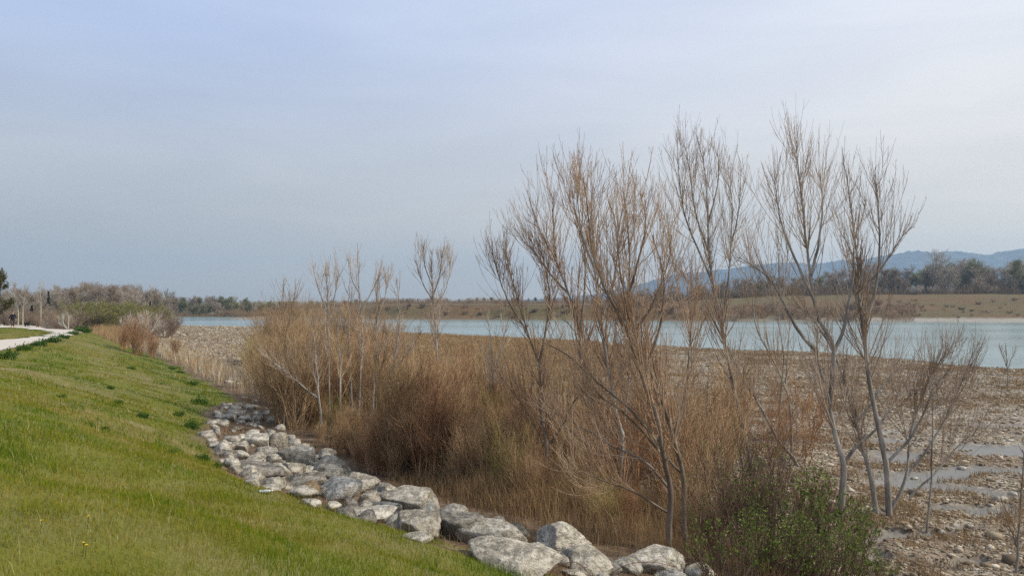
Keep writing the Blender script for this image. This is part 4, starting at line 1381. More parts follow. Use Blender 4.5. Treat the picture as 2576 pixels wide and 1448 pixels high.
def build_brush():
    rng = np.random.default_rng(77)
    G = 'bare shrubs of the brush beside the riprap'
    BL = [(640, 985), (700, 1052), (790, 1118), (900, 1165), (1000, 1195), (1120, 1225), (1280, 1262), (1420, 1295), (1560, 1345), (1700, 1388), (1850, 1440), (2000, 1475)]
    bu, bv = zip(*BL)
    placed = []
    tries = 0
    while len(placed) < 118 and tries < 9000:
        tries += 1
        u = rng.uniform(630, 1800)
        vmax = np.interp(u, bu, bv)
        top = np.interp(u, TOPU, TOPV)
        v = vmax - (vmax - top) * rng.uniform(0.0, 0.52) ** 1.2
        g = hit(u, v)
        mind = 0.7 if u < 1450 else 1.1
        if any((g[0] - p[0]) ** 2 + (g[1] - p[1]) ** 2 < (mind * (0.5 + g[1] / 40)) ** 2 for p in placed):
            continue
        placed.append(g)
        if 760 < u < 1010 and v > 1075:
            top = max(top, 985 + rng.uniform(0, 70))
        if u > 1330 and v > 1190:
            top = max(top, 1110 + rng.uniform(0, 110))
        need = (v - top) / F * g[1] * rng.uniform(0.55, 0.95)
        H = float(np.clip(need, 0.7, 4.2))
        q = rng.uniform()
        if u < 780:
            key = 'grey' if q < 0.45 else ('dark' if q < 0.7 else 'olive')
        elif u < 1080:
            key = 'grey' if q < 0.30 else ('dark' if q < 0.55 else ('red' if q < 0.8 else 'olive'))
        elif u < 1400:
            key = 'red' if q < 0.3 else ('dark' if q < 0.6 else ('grey' if q < 0.82 else 'olive'))
        else:
            key = 'rust' if q < 0.35 else ('red' if q < 0.5 else ('grey' if q < 0.8 else 'orange'))
        where = 'in the left thicket behind the far riprap' if u < 1000 else ('in the dense middle brush behind the near riprap' if u < 1350 else 'among the golden grass under the tall poplars')
        put_shrub(key, g, H, f'bare {WORD[key]} shrub {where}', G, rng)
    for k in range(46):
        u = rng.uniform(820, 1560)
        v = np.interp(u, bu, bv) + rng.uniform(-45, 12)
        g = hit(u, v)
        H = float(rng.uniform(0.9, 2.0)) * (1.0 if u < 1350 else 0.75)
        q = rng.uniform()
        put_shrub('red' if q < 0.2 else ('dark' if q < 0.55 else ('olive' if q < 0.75 else 'grey')), g, H, 'low twiggy shrub at the front of the brush, just behind the riprap', G, rng)
    op = [shrub('bare_shrub', 801, 3.0, TWIG_GREY, '', stems=11, n2=95, n3=300, spread=0.9), shrub('bare_shrub', 802, 3.0, TWIG_REDBROWN, '', stems=9, n2=85, n3=260, spread=0.7)]
    for k in range(30):
        u = rng.uniform(1420, 2060); v = rng.uniform(1090, 1330) if u < 1800 else rng.uniform(1080, 1240)
        g = hit(u, v)
        H = (v - rng.uniform(880, 1010)) / F * g[1]
        lab = f'open thin stemmed {"grey brown" if k % 2 == 0 else "reddish brown"} shrub under the tall poplars, shingle showing through it'
        o = op[k % 2]
        sc_ = (H / 3.0 * 1.1, H / 3.0 * 1.1, H / 3.0)
        if k < 2:
            o.location = tuple(map(float, g)); o.scale = sc_; o['label'] = lab; o['group'] = G
        else:
            dup(o, g, rng.uniform(0, 6.28), sc_, lab, G)
    # orange willows standing behind the thicket
    for u, v, top in [(700, 925, 742), (735, 915, 725), (770, 925, 748), (820, 915, 752), (865, 905, 756), (905, 905, 765), (950, 910, 785), (680, 935, 775), (1000, 905, 800)]:
        g = hit(u, v)
        put_shrub('orange' if u < 900 else 'rust', g, (v - top) / F * g[1], 'tall orange twigged willow shrub behind the left thicket, in front of the river', 'orange willow shrubs by the river', rng)
    # big round reddish bush below the end of the embankment and its neighbours
    for u, v, top, key, lab in [(345, 893, 800, 'red', 'big rounded reddish bush where the embankment ends'), (310, 880, 815, 'red', 'smaller reddish bush left of the big rounded one at the embankment end'),
                                (385, 900, 838, 'red', 'low reddish bush right of the big rounded one at the embankment end'), (440, 895, 848, 'dark', 'low dark bush on the shingle right of the reddish bushes'),
                                (660, 955, 868, 'olive', 'dark olive bush with a few green shoots at the left end of the thicket')]:
        g = hit(u, v)
        put_shrub(key, g, (v - top) / F * g[1] * 1.1, lab, None or 'low bushes below the embankment end', rng)


build_brush()


# --- leafy green bush at the lower right
def build_green_bush():
    rng = np.random.default_rng(13)
    stem = twig_mat('bush_stem', [(0.3, (0.075, 0.045, 0.03)), (0.5, (0.14, 0.088, 0.058)), (0.7, (0.22, 0.15, 0.10))])
    spots = [(1790, 1420, 1200, 0), (1850, 1385, 1120, 0), (1900, 1440, 1150, 0), (1930, 1350, 1085, 0), (1985, 1425, 1190, 1), (2040, 1380, 1180, 0), (2075, 1455, 1260, 1), (2130, 1410, 1270, 1),
             (2190, 1475, 1370, 1), (1960, 1480, 1300, 1), (2100, 1500, 1330, 1), (1840, 1475, 1280, 1), (2020, 1475, 1310, 1)]
    protos = [shrub('leafy_shrub', 900, 2.4, stem, '', 'shrub', 20, 0.35, 0.75, 130, 420, 0.0046, 560, LEAF_BUSH, 0.032, 0.75),
              shrub('leafy_shrub', 901, 1.3, stem, '', 'shrub', 22, 0.45, 1.3, 110, 360, 0.004, 1050, LEAF_BUSH, 0.034, 0.3)]
    used = set()
    for u, v, top, k in spots:
        g = hit(u, v)
        H = (v - top) / F * g[1] * 1.05
        s = H / (2.4, 1.3)[k]
        sc_ = (max(s, 0.75), max(s, 0.75), s)
        lab = 'upright dark stemmed bush with sparse small green leaves at the lower right' if k == 0 else 'low dense bush with bright green leaves along the bottom right edge of the photo'
        if k not in used:
            used.add(k)
            o = protos[k]; o.location = tuple(map(float, g)); o.scale = sc_
            o['label'] = lab; o['group'] = 'green leaved bushes at the lower right'
        else:
            dup(protos[k], g, rng.uniform(0, 6.28), sc_, lab, 'green leaved bushes at the lower right')


build_green_bush()


# --- dark green herb clumps on the embankment
def clump(seed, R, H, n, mat, label, name='leafy_clump'):
    rng = np.random.default_rng(seed)
    root = thing(name, (0, 0, 0), label, 'plant')
    m = 60
    a = rng.uniform(0, 6.283, m); rr = R * np.sqrt(rng.uniform(0, 1, m)) * 0.8
    q = np.linspace(0, 1, 4)[None]
    lobe = 0.62 + 0.38 * np.sin(a * 2 + seed) * np.cos(a * 3 + seed * 2)
    rr = rr * (0.75 + 0.5 * lobe)
    hh = H * (1 - 0.55 * (rr / R) ** 2).clip(0.15) * lobe * rng.uniform(0.5, 1.15, m)
    P = np.stack([np.cos(a)[:, None] * rr[:, None] * (0.45 + 0.65 * q), np.sin(a)[:, None] * rr[:, None] * (0.45 + 0.65 * q), -0.03 + hh[:, None] * q], -1)
    s = MB(); s.tubes(P, np.full((m, 4), 0.006), 3); s.build('stems', LEAF_STEM, root)
    C = P[rng.integers(0, m, n)]; t = rng.uniform(0.15, 1, n)[:, None]
    i = np.minimum((t * 3).astype(int), 2)[:, 0]; fr = t * 3 - i[:, None]
    ar = np.arange(n)
    cen = C[ar, i] * (1 - fr) + C[ar, i + 1] * fr + rng.normal(0, 0.05 * R / 0.4, (n, 3))
    cen[:, 2] = np.maximum(cen[:, 2], 0.01)
    l = MB(); l.add(*leaf_quads(rng, cen, 0.045, 1.7)); l.build('leaves', mat, root, smooth=False)
    return root


LEAF_STEM = twig_mat('herb_stem', [(0.3, (0.05, 0.07, 0.02)), (0.7, (0.12, 0.14, 0.05))])


def build_clumps():
    rng = np.random.default_rng(19)
    cl = [clump(300 + i, 0.42, 0.36, 900, LEAF_DEEP, '') for i in range(3)]
    first = set()
    # u, v(base), width, height, label
    L = [(14, 905, 62, 36, 'big dark green clump at the left edge of the photo, nearest on the track'), (62, 884, 44, 26, 'second green clump along the track from the left edge'),
         (98, 872, 46, 25, 'green clump along the track edge, beside the second one'), (130, 862, 44, 22, 'green clump in the middle of the row along the track'),
         (160, 853, 34, 18, 'small green clump at the far end of the row along the track'), (205, 836, 44, 22, 'tall dark green clump at the bend of the track'),
         (185, 843, 36, 14, 'low green clump just in front of the tall one at the track bend'), (218, 838, 30, 18, 'green clump right of the tall one at the track bend'),
         (485, 1080, 44, 34, 'dark green clump beside the upper end of the riprap'), (510, 1160, 44, 30, 'dark green clump beside the white boulders of the riprap'),
         (545, 1178, 30, 20, 'yellowish green clump at the riprap edge'), (359, 1053, 34, 24, 'round dark green clump alone on the middle of the slope'),
         (447, 1048, 34, 20, 'loose green clump between the round one and the riprap'), (502, 1018, 46, 26, 'broad soft green clump near the shaded hollow of the turf'),
         (482, 970, 40, 16, 'flat dark clump above the shaded hollow of the turf'), (290, 1020, 46, 18, 'wide yellow green clump on the upper slope'),
         (277, 980, 24, 14, 'small green clump above the wide yellow green one'), (455, 940, 26, 10, 'tiny dark clump high on the far slope'), (433, 930, 24, 10, 'tiny clump at the top of the far slope'),
         (425, 1142, 42, 14, 'low dark tuft in the turf left of the riprap'), (330, 930, 30, 10, 'small bluish clump high on the slope'), (510, 935, 30, 10, 'small green clump at the far foot of the slope'),
         (262, 1080, 24, 10, 'low green tuft in the middle of the slope'), (150, 1000, 40, 10, 'flat bluish green tuft on the upper left slope'), (570, 1140, 20, 12, 'small green plant growing between the white boulders')]
    for u, v, w, h, lab in L:
        g = hit(u, v - 2)
        s = (w / F * g[1] / 0.84, w / F * g[1] / 0.84, h / F * g[1] / 0.36 * 0.95)
        i = int(rng.integers(0, 3))
        if i not in first:
            first.add(i); o = cl[i]; o.location = tuple(map(float, g)); o.scale = s; o['label'] = lab; o['group'] = 'dark green clumps on the grassy embankment'
        else:
            dup(cl[i], g, rng.uniform(0, 6.28), s, lab, 'dark green clumps on the grassy embankment')
    # strip of herbs behind the far track, by the walker
    for k, (u, v) in enumerate([(8, 815), (22, 815), (42, 815), (56, 816), (84, 818), (100, 818), (120, 818), (150, 821), (180, 825)]):
        g = hit(u, v - 1)
        s = rng.uniform(1.6, 2.4)
        dup(cl[k % 3], g, rng.uniform(0, 6.28), (s * 1.4, s * 1.2, s * rng.uniform(0.6, 1.0)), 'low green herb clump behind the far track near the walker', 'green herbs behind the far track')
    for k, (u, v, s) in enumerate([(100, 846, 1.0), (60, 850, 0.9), (110, 838, 0.8)]):
        dup(cl[k % 3], hit(u, v), 1.0 * k, (s * 1.5, s, s * 0.4), 'flat weedy tuft on the grass wedge inside the track bend', 'weedy tufts inside the track bend')


build_clumps()


# ------------------------------------------------------------------ far woods
TW_PINK = twig_mat('far_twig_pinkish', [(0.3, (0.235, 0.18, 0.135)), (0.5, (0.335, 0.265, 0.205)), (0.7, (0.43, 0.355, 0.285))], 0.3)
TW_BEIGE = twig_mat('far_twig_beige', [(0.3, (0.29, 0.24, 0.18)), (0.5, (0.40, 0.34, 0.265)), (0.7, (0.52, 0.455, 0.37))], 0.3)
TW_BROWN = twig_mat('far_twig_brown', [(0.3, (0.17, 0.12, 0.08)), (0.5, (0.255, 0.185, 0.13)), (0.7, (0.35, 0.265, 0.19))], 0.3)
TW_GREEN = twig_mat('far_twig_greenish', [(0.3, (0.14, 0.135, 0.07)), (0.5, (0.21, 0.20, 0.11)), (0.7, (0.29, 0.27, 0.16))], 0.3)


def far_tree(seed, twig, bark, leaves=0, leafmat=None, H=12.0, wide=0.36, tw=0.022, cone=False, n3=2200):
    rng = np.random.default_rng(seed)
    root = thing('deciduous_tree', (0, 0, 0), '', 'tree')
    lean = rng.normal(0, 0.05, 2)
    q = np.linspace(0, 1, 12)
    P = np.stack([lean[0] * H * q ** 1.4 + np.cumsum(rng.normal(0, 0.05, 12)), lean[1] * H * q ** 1.4 + np.cumsum(rng.normal(0, 0.05, 12)), -0.3 + H * 0.86 * q], -1)
    R = 0.19 * (1 - 0.9 * q)
    t = MB(); t.tubes(P[None], R[None], 6)
    A, AR = spawn(rng, P[None], R[None], 30, 0.10, 0.93, H * wide, (25, 58), 1.0, k=8, rs=0.45, rmin=tw * 1.4, taper=0.7, jit=0.08, Lfall=0.35)
    t.tubes(A, AR, 4)
    t.build('trunk', bark, root)
    B, BR = spawn(rng, np.concatenate([A, resample3(P[None], 8)]), np.concatenate([AR, resample2(R[None], 8)]), 300, 0.15, 0.98, H * 0.17, (18, 60), 0.7, k=5, rs=0.6, rmin=tw, taper=0.5, jit=0.12)
    C, CR = spawn(rng, B, BR, n3, 0.1, 1.0, H * 0.08, (20, 65), 0.5, k=3, rs=0.7, rmin=tw * 0.8, taper=0.4, jit=0.18)
    c = MB(); c.tubes(B, BR, 3); c.tubes(C, CR, 3)
    c.build('crown', twig, root)
    if leaves:
        cen = C[rng.integers(0, n3, leaves), rng.integers(0, 3, leaves)] + rng.normal(0, 0.16, (leaves, 3))
        l = MB(); l.add(*leaf_quads(rng, cen, 0.22, 1.2)); l.build('foliage', leafmat, root, smooth=False)
    return root


def far_shrub(seed, twig, leaves=0, leafmat=None, H=3.0):
    return shrub('riverbank_shrub', seed, H, twig, '', 'shrub', 22, 0.7, 1.5, 200, 1000, 0.013, leaves, leafmat, 0.10, 0.0, 0.4, 0.2)


def build_far():
    rng = np.random.default_rng(29)
    global FAR_K, FAR_S
    kinds = {'pink': [far_tree(11 + i, TW_PINK, BARK_GREY) for i in range(3)], 'beige': [far_tree(21 + i, TW_BEIGE, BARK_PALE) for i in range(3)],
             'brown': [far_tree(31 + i, TW_BROWN, BARK_BROWN) for i in range(3)], 'green': [far_tree(41 + i, TW_GREEN, BARK_GREY, 1500, LEAF_FAR) for i in range(3)],
             'deep': [far_tree(51, TW_GREEN, BARK_BROWN, 2600, LEAF_FAR)]}
    words = {'pink': 'bare pinkish grey tree', 'beige': 'bare beige tree', 'brown': 'bare dark brown tree', 'green': 'thinly leaved green tree', 'deep': 'full dark green tree'}
    used = set()

    def put(kind, x, y, H, where, group, ws=1.0, lab=None):
        i = int(rng.integers(0, len(kinds[kind])))
        s = H / 12.0
        src = kinds[kind][i]
        sc_ = (s * ws * rng.uniform(0.9, 1.25), s * ws * rng.uniform(0.9, 1.25), s)
        g = (x, y, float(T(x, y)))
        lab = lab or f'{words[kind]} {where}'
        if (kind, i) not in used:
            used.add((kind, i)); src.location = g; src.scale = sc_; src['label'] = lab; src['group'] = group
        else:
            dup(src, g, rng.uniform(0, 6.28), sc_, lab, group)

    def row(u0, u1, n, y0, y1, prof, kindp, where, group, ws=1.0, hv=(0.82, 1.0)):
        pu, pv = zip(*prof)
        for k in range(n):
            u = u0 + (u1 - u0) * (k + rng.uniform(0.1, 0.9)) / n
            y = rng.uniform(y0, y1)
            x = (u - CX) / F * y
            top = at(u, np.interp(u, pu, pv), y)[2]
            H = max(2.5, (top - float(T(x, y))) * rng.uniform(*hv))
            ks, ps = zip(*kindp(u))
            put(rng.choice(ks, p=ps), x, y, H, where, group, ws)

    LP = [(-200, 722), (0, 737), (30, 724), (50, 722), (85, 738), (110, 730), (160, 722), (220, 713), (260, 716), (300, 718), (340, 722), (380, 730), (420, 738), (440, 746)]
    lk = lambda u: [('pink', 0.5), ('beige', 0.33), ('brown', 0.17)]
    row(-60, 432, 44, 205, 240, LP, lk, 'in the tall left wood behind the walker', 'trees of the left wood', 1.25, (0.95, 1.1))
    row(-60, 425, 34, 180, 204, LP, lk, 'in the tall left wood behind the walker', 'trees of the left wood', 1.3, (0.72, 1.0))
    row(-40, 415, 20, 158, 178, LP, lambda u: [('pink', 0.35), ('beige', 0.4), ('brown', 0.25)], 'at the near edge of the left wood', 'trees of the left wood', 1.1, (0.5, 0.75))
    P2 = [(400, 742), (450, 746), (500, 745), (545, 741), (580, 742), (620, 750), (680, 756), (760, 756)]
    k2 = lambda u: [('green', 0.4), ('brown', 0.25), ('pink', 0.25), ('beige', 0.1)] if u > 450 else [('pink', 0.5), ('brown', 0.3), ('green', 0.2)]
    row(415, 740, 30, 325, 350, P2, k2, 'on the far left bank where the river bends', 'trees along the far left bank', 1.5, (0.8, 1.08))
    row(425, 720, 24, 312, 324, P2, k2, 'on the far left bank where the river bends', 'trees along the far left bank', 1.5, (0.5, 0.85))
    P3 = [(690, 757), (900, 752), (1000, 750), (1100, 749), (1250, 747), (1400, 744), (1500, 742), (1650, 742)]
    row(720, 1640, 40, 400, 440, P3, lambda u: [('green', 0.5), ('beige', 0.25), ('pink', 0.25)], 'in the low tree line beyond the far bank', 'low tree line beyond the far bank', 1.7, (0.8, 1.1))
    P4 = [(1520, 742), (1600, 728), (1700, 718), (1800, 708), (1900, 690), (1960, 694), (2050, 688), (2120, 672), (2180, 664), (2250, 668), (2300, 680), (2330, 665), (2400, 655), (2450, 658), (2500, 668), (2576, 655), (2700, 650)]
    k4 = lambda u: ([('brown', 0.55), ('pink', 0.25), ('green', 0.2)] if u < 2300 else [('green', 0.30), ('pink', 0.3), ('beige', 0.3), ('brown', 0.1)])
    row(1540, 2680, 56, 352, 378, P4, k4, 'in the wood behind the right-hand meadow', 'trees behind the right-hand meadow', 1.5, (0.88, 1.08))
    row(1540, 2680, 48, 338, 350, P4, k4, 'at the meadow edge of the right-hand wood', 'trees behind the right-hand meadow', 1.5, (0.6, 0.92))
    for u, v, lab in [(2352, 632, 'tall tree standing out above the right-hand wood before the blue hill'), (2450, 648, 'broad green tree in the right-hand wood')]:
        y = 345; p = at(u, v, y)
        put('beige' if u < 2400 else 'green', p[0], y, p[2] - float(T(p[0], y)), '', 'trees behind the right-hand meadow', 1.4, lab)
    for u, v in [(2555, 652), (2590, 660)]:
        y = 340; p = at(u, v, y)
        put('deep', p[0], y, p[2] - float(T(p[0], y)), '', 'trees behind the right-hand meadow', 1.1, 'full dark green tree at the right edge of the right-hand wood')
    # shrubs: yellow willows and brown brush before the left wood, brush on the far bank
    S = {'willow': far_shrub(61, TW_GREEN, 2600, LEAF_WILLOW), 'brown': far_shrub(62, TW_BROWN), 'beige': far_shrub(63, TW_BEIGE), 'rust': far_shrub(64, TWIG_RUST), 'green': far_shrub(65, TW_BROWN, 1800, LEAF_FARGREEN)}
    usedS = set()

    def ps(kind, x, y, H, lab, group, ws=1.0):
        s = H / 3.0
        sc_ = (s * ws * rng.uniform(0.9, 1.2), s * ws * rng.uniform(0.9, 1.2), s)
        g = (x, y, float(T(x, y)))
        if kind not in usedS:
            usedS.add(kind); o = S[kind]; o.location = g; o.scale = sc_; o['label'] = lab; o['group'] = group
        else:
            dup(S[kind], g, rng.uniform(0, 6.28), sc_, lab, group)

    for u, v, y in [(205, 763, 140), (230, 758, 150), (262, 768, 135), (290, 760, 140), (315, 763, 150), (340, 770, 135), (365, 768, 150), (390, 775, 140), (415, 785, 150), (300, 778, 122), (350, 782, 125), (245, 780, 118)]:
        p = at(u, v, y); ps('willow', p[0], y, p[2] - float(T(p[0], y)), 'yellow green willow shrub in front of the left wood', 'yellow green willows before the left wood', 1.2)
    for k in range(20):
        u = rng.uniform(85, 440); y = rng.uniform(98, 160) if u > 130 else rng.uniform(125, 160)
        v = rng.uniform(775, 800); p = at(u, v, y)
        if levee_f(p[0], y) < 0.2 and y < 112:
            continue
        ps('brown' if rng.uniform() < 0.8 else 'beige', p[0], y, max(1.0, p[2] - float(T(p[0], y))), 'leafless brownish shrub in the scrub before the left wood', 'leafless scrub before the left wood', 1.2)
    for k in range(10):
        u = rng.uniform(-10, 110); y = rng.uniform(135, 150); p = at(u, rng.uniform(780, 795), y)
        ps('brown', p[0], y, max(1.0, p[2] - float(T(p[0], y))), 'dark brown shrub under the wood behind the walker', 'brown shrubs behind the walker', 1.3)
    # far bank
    for k in range(66):
        u = rng.uniform(930, 1600); x = None
        dd = rng.uniform(5, 20)
        y = float(np.interp((u - CX) / F * 250, FX_, FY_)) + dd; x = (u - CX) / F * y
        ps('green' if rng.uniform() < 0.3 else ('brown' if rng.uniform() < 0.6 else 'rust'), x, y, rng.uniform(0.6, 1.4), 'low shrub on the steep face of the far bank', 'low shrubs on the far bank face', 2.0)
    for k in range(90):
        u = rng.uniform(1560, 2290); y = float(np.interp((u - CX) / F * 240, FX_, FY_)) + rng.uniform(2, 34) * (1.0 if u < 2150 else 1.6) + (6 if u > 2150 else 0); x = (u - CX) / F * y
        ps('rust' if rng.uniform() < 0.6 else 'brown', x, y, rng.uniform(1.6, 3.6), 'bare rusty brush along the far bank behind the tall poplars', 'rusty brush along the far bank', 1.4)
    for k in range(34):
        u = rng.uniform(2230, 2660); y = float(np.interp((u - CX) / F * 232, FX_, FY_)) + rng.uniform(9, 75) ** 1.0; x = (u - CX) / F * y
        ps('brown' if rng.uniform() < 0.6 else ('rust' if rng.uniform() < 0.7 else 'green'), x, y, rng.uniform(0.4, 1.1), 'small shrub dotted on the right-hand meadow above the pale shore', 'small shrubs on the right-hand meadow', 2.2)
    for k in range(34):
        u = rng.uniform(1560, 2660); y = rng.uniform(334, 350); x = (u - CX) / F * y
        ps('brown' if rng.uniform() < 0.7 else 'beige', x, y, rng.uniform(2.2, 4.5), 'bare brown undergrowth shrub at the foot of the right-hand wood', 'undergrowth of the right-hand wood', 1.4)
    for k in range(18):
        u = rng.uniform(730, 1640); y = rng.uniform(385, 400); x = (u - CX) / F * y
        ps('beige' if rng.uniform() < 0.6 else 'brown', x, y, rng.uniform(2.0, 3.4), 'pale shrub at the foot of the low middle tree line', 'undergrowth of the middle tree line', 1.6)
    for k in range(18):
        u = rng.uniform(440, 700); y = float(np.interp((u - CX) / F * 305, FX_, FY_)) + rng.uniform(3, 10); x = (u - CX) / F * y
        ps('beige' if rng.uniform() < 0.5 else 'brown', x, y, rng.uniform(1.0, 2.6), 'shrub at the waterline of the far left bank', 'waterline shrubs of the far left bank', 1.4)


build_far()


# ------------------------------------------------------------------ single things in the left distance
def build_left_details():
    rng = np.random.default_rng(55)
    # pine at the left edge
    y = 93.0
    p = at(-12, 800, y); b = np.array([p[0], y, float(T(p[0], y))])
    H = at(0, 676, y)[2] - b[2]
    root = thing('pine_tree', b, 'olive and rusty pine cut off by the left edge of the photo', 'tree')
    q = np.linspace(0, 1, 10)
    P = np.stack([0.25 * np.sin(q * 3), 0.1 * q, -0.1 + H * 0.95 * q], -1); R = 0.15 * (1 - 0.85 * q)
    t = MB(); t.tubes(P[None], R[None], 7)
    A, AR = spawn(rng, P[None], R[None], 34, 0.25, 0.98, 2.3, (50, 85), 0.5, k=7, rs=0.4, rmin=0.02, taper=0.6, jit=0.08, Lfall=0.7)
    t.tubes(A, AR, 4); t.build('trunk', BARK_BROWN, root)
    B, BR = spawn(rng, A, AR, 230, 0.3, 1.0, 0.6, (20, 60), 0.5, k=4, rs=0.6, rmin=0.01, taper=0.5, jit=0.1)
    C = B.reshape(-1, 3)[rng.integers(0, 230 * 4, 5200)] + rng.normal(0, 0.13, (5200, 3))
    l = MB(); l.add(*leaf_quads(rng, C, 0.11, 2.2)); l.build('crown', LEAF_PINE, root, smooth=False)
    # dark conifers among the bare trees
    for u, v0, v1, w, y, lab in [(122, 733, 790, 15, 175, 'dark spire shaped conifer standing among the bare trees of the left wood'), (80, 768, 800, 12, 150, 'small dark conifer right of the walker, in the left wood'),
                                 (378, 757, 775, 8, 170, 'tiny dark conifer tip among the middle of the left wood')]:
        top = at(u, v0, y); x = top[0]; z0 = float(T(x, y)); Hc = top[2] - z0; rad = w / F * y * 0.85
        r_ = thing('conifer_tree', (x, y, z0), lab, 'tree')
        q = np.linspace(0, 1, 6)
        tb = MB(); tb.tubes(np.stack([0 * q, 0 * q, Hc * 0.97 * q - 0.1], -1)[None], (0.12 * (1 - 0.9 * q))[None], 6); tb.build('trunk', BARK_BROWN, r_)
        n = 2600; h = rng.uniform(0.12, 1, n) ** 0.9; tier = 0.62 + 0.38 * np.sin(h * 26)
        rr = rad * (1 - h) ** 1.0 * np.sqrt(rng.uniform(0.15, 1, n)) * tier + 0.03; a = rng.uniform(0, 6.283, n)
        l = MB(); l.add(*leaf_quads(rng, np.stack([np.cos(a) * rr, np.sin(a) * rr, h * Hc - rr * 0.25], -1), 0.20, 1.5)); l.build('crown', LEAF_CONE, r_, smooth=False)
    # slender trees with bright pale trunks
    PALE = bark_mat('bark_white', [(0.3, (0.38, 0.38, 0.29)), (0.6, (0.52, 0.52, 0.42)), (0.8, (0.62, 0.62, 0.53))], 4.0)
    for k, (pts, y, lab) in enumerate([([(103, 785), (103, 760), (102, 735)], 140, 'pale greenish straight trunk beside the dark spire shaped conifer'),
                                       ([(46, 783), (42, 765), (37, 745), (33, 735)], 138, 'leaning pale trunk above the walker'), ([(58, 775), (60, 760), (62, 745)], 138, 'short bright trunk just right of the walker'),
                                       ([(346, 775), (347, 755), (348, 738)], 172, 'tall white trunk in the middle of the left wood'), ([(378, 760), (379, 745), (380, 733)], 176, 'thin white trunk near the right end of the left wood')]):
        line = [at(u, v, y) for u, v in pts]
        b = np.array([line[0][0], y, float(T(line[0][0], y))])
        r_ = thing('bare_tree', b, lab, 'tree')
        Pl = smooth_line([np.array([0, 0, -0.1])] + [l_ - b for l_ in line] + [(line[-1] - b) + np.array([0.1, 0, 1.2])], 14)
        Rr = 0.085 * np.linspace(1, 0.25, 14)
        m = MB(); m.tubes(Pl[None], Rr[None], 6); m.build('trunk', PALE, r_)
        A, AR = spawn(rng, Pl[None], Rr[None], 26, 0.45, 1.0, 1.8, (25, 50), 0.8, k=6, rs=0.4, rmin=0.025, taper=0.6)
        B, BR = spawn(rng, A, AR, 160, 0.2, 1.0, 0.9, (20, 50), 0.7, k=4, rs=0.6, rmin=0.018, taper=0.5)
        m = MB(); m.tubes(A, AR, 4); m.tubes(B, BR, 3); m.build('crown', TW_BEIGE, r_)
    # white forked shrub at the bend of the track
    y = 100.0
    b = np.array([at(172, 826, y)[0], y, 0.0]); b[2] = float(T(b[0], y))
    r_ = thing('bare_shrub', b, 'white stemmed forked shrub standing behind the bend of the pale track', 'shrub')
    m = MB()
    for pts in [[(172, 827), (173, 812), (172, 798), (171, 786)], [(170, 827), (160, 814), (152, 805), (146, 798)], [(169, 827), (158, 818), (148, 812)], [(160, 814), (158, 804), (156, 792)]]:
        Pl = smooth_line([at(u, v, y) - b for u, v in pts], 10); m.tubes(Pl[None], (0.05 * np.linspace(1, 0.3, 10))[None], 6)
        A, AR = spawn(rng, Pl[None], (0.07 * np.linspace(1, 0.3, 10))[None], 14, 0.3, 1.0, 0.9, (25, 50), 0.7, k=5, rs=0.4, rmin=0.014); m.tubes(A, AR, 3)
    m.build('stems', PALE, r_)
    # low shelter far off in the scrub
    y = 165.0
    c = at(362, 787, y); g = float(T(c[0], y))
    s = y / F
    r_ = thing('shelter', (c[0], y, g), 'low flat roofed shelter half hidden in the scrub before the left wood', 'shed')
    wd, top = 40 * s * 0.5, c[2] - g + 2.5 * s

    def box(name, x0, x1, y0, y1, z0, z1, mat):
        V = np.array([[x, yy, z] for z in (z0, z1) for yy in (y0, y1) for x in (x0, x1)], float)
        return mesh_np(name, V, [np.array([[0, 2, 3, 1], [4, 5, 7, 6], [0, 1, 5, 4], [2, 6, 7, 3], [0, 4, 6, 2], [1, 3, 7, 5]])], mat, r_, False)
    mw = NT('shelter_wood'); mw.pbsdf(mw.ramp(mw.noise(mw.pos(), 3, 4), [(0.3, (0.02, 0.018, 0.015)), (0.7, (0.06, 0.05, 0.04))]), 0.9)
    mr = NT('shelter_roof'); mr.pbsdf(mr.ramp(mr.noise(mr.pos(), 2, 4), [(0.3, (0.35, 0.34, 0.30)), (0.7, (0.5, 0.48, 0.43))]), 0.8)
    box('wall', -wd * 0.8, wd * 0.8, -0.8, 0.8, 0, top - 0.22, mw.m)
    box('roof', -wd, wd, -1.1, 1.1, top - 0.20, top, mr.m)


build_left_details()


# ------------------------------------------------------------------ walker and dog
def skin_mesh(name, verts, edges, radii, mat, parent, root_i=0, sub=2):
    me = bpy.data.meshes.new(name)
    me.from_pydata([tuple(v) for v in verts], edges, [])
    o = bpy.data.objects.new(name, me)
    COL.objects.link(o)
    o.parent = parent
    sk = o.modifiers.new('skin', 'SKIN')
    sk.use_smooth_shade = True
    for i, r in enumerate(radii):
        d = me.skin_vertices[0].data[i]
        d.radius = r if isinstance(r, tuple) else (r, r)
        d.use_root = (i == root_i)
    ss = o.modifiers.new('subdivision', 'SUBSURF'); ss.levels = sub; ss.render_levels = sub
    me.materials.append(mat)
    return o


def flat_mat(name, c, rough=0.85, var=0.25, scale=12):
    t = NT(name)
    t.pbsdf(t.mix(t.noise(t.obj(), scale, 4), tuple(x * (1 - var) for x in c), tuple(min(1, x * (1 + var)) for x in c)), rough, None, 0.2)
    return t.m


def chain(V, E, R, pts, rad, start=None):
    prev = start
    for p, r in zip(pts, rad):
        V.append(p); R.append(r)
        if prev is not None:
            E.append((prev, len(V) - 1))
        prev = len(V) - 1
    return prev


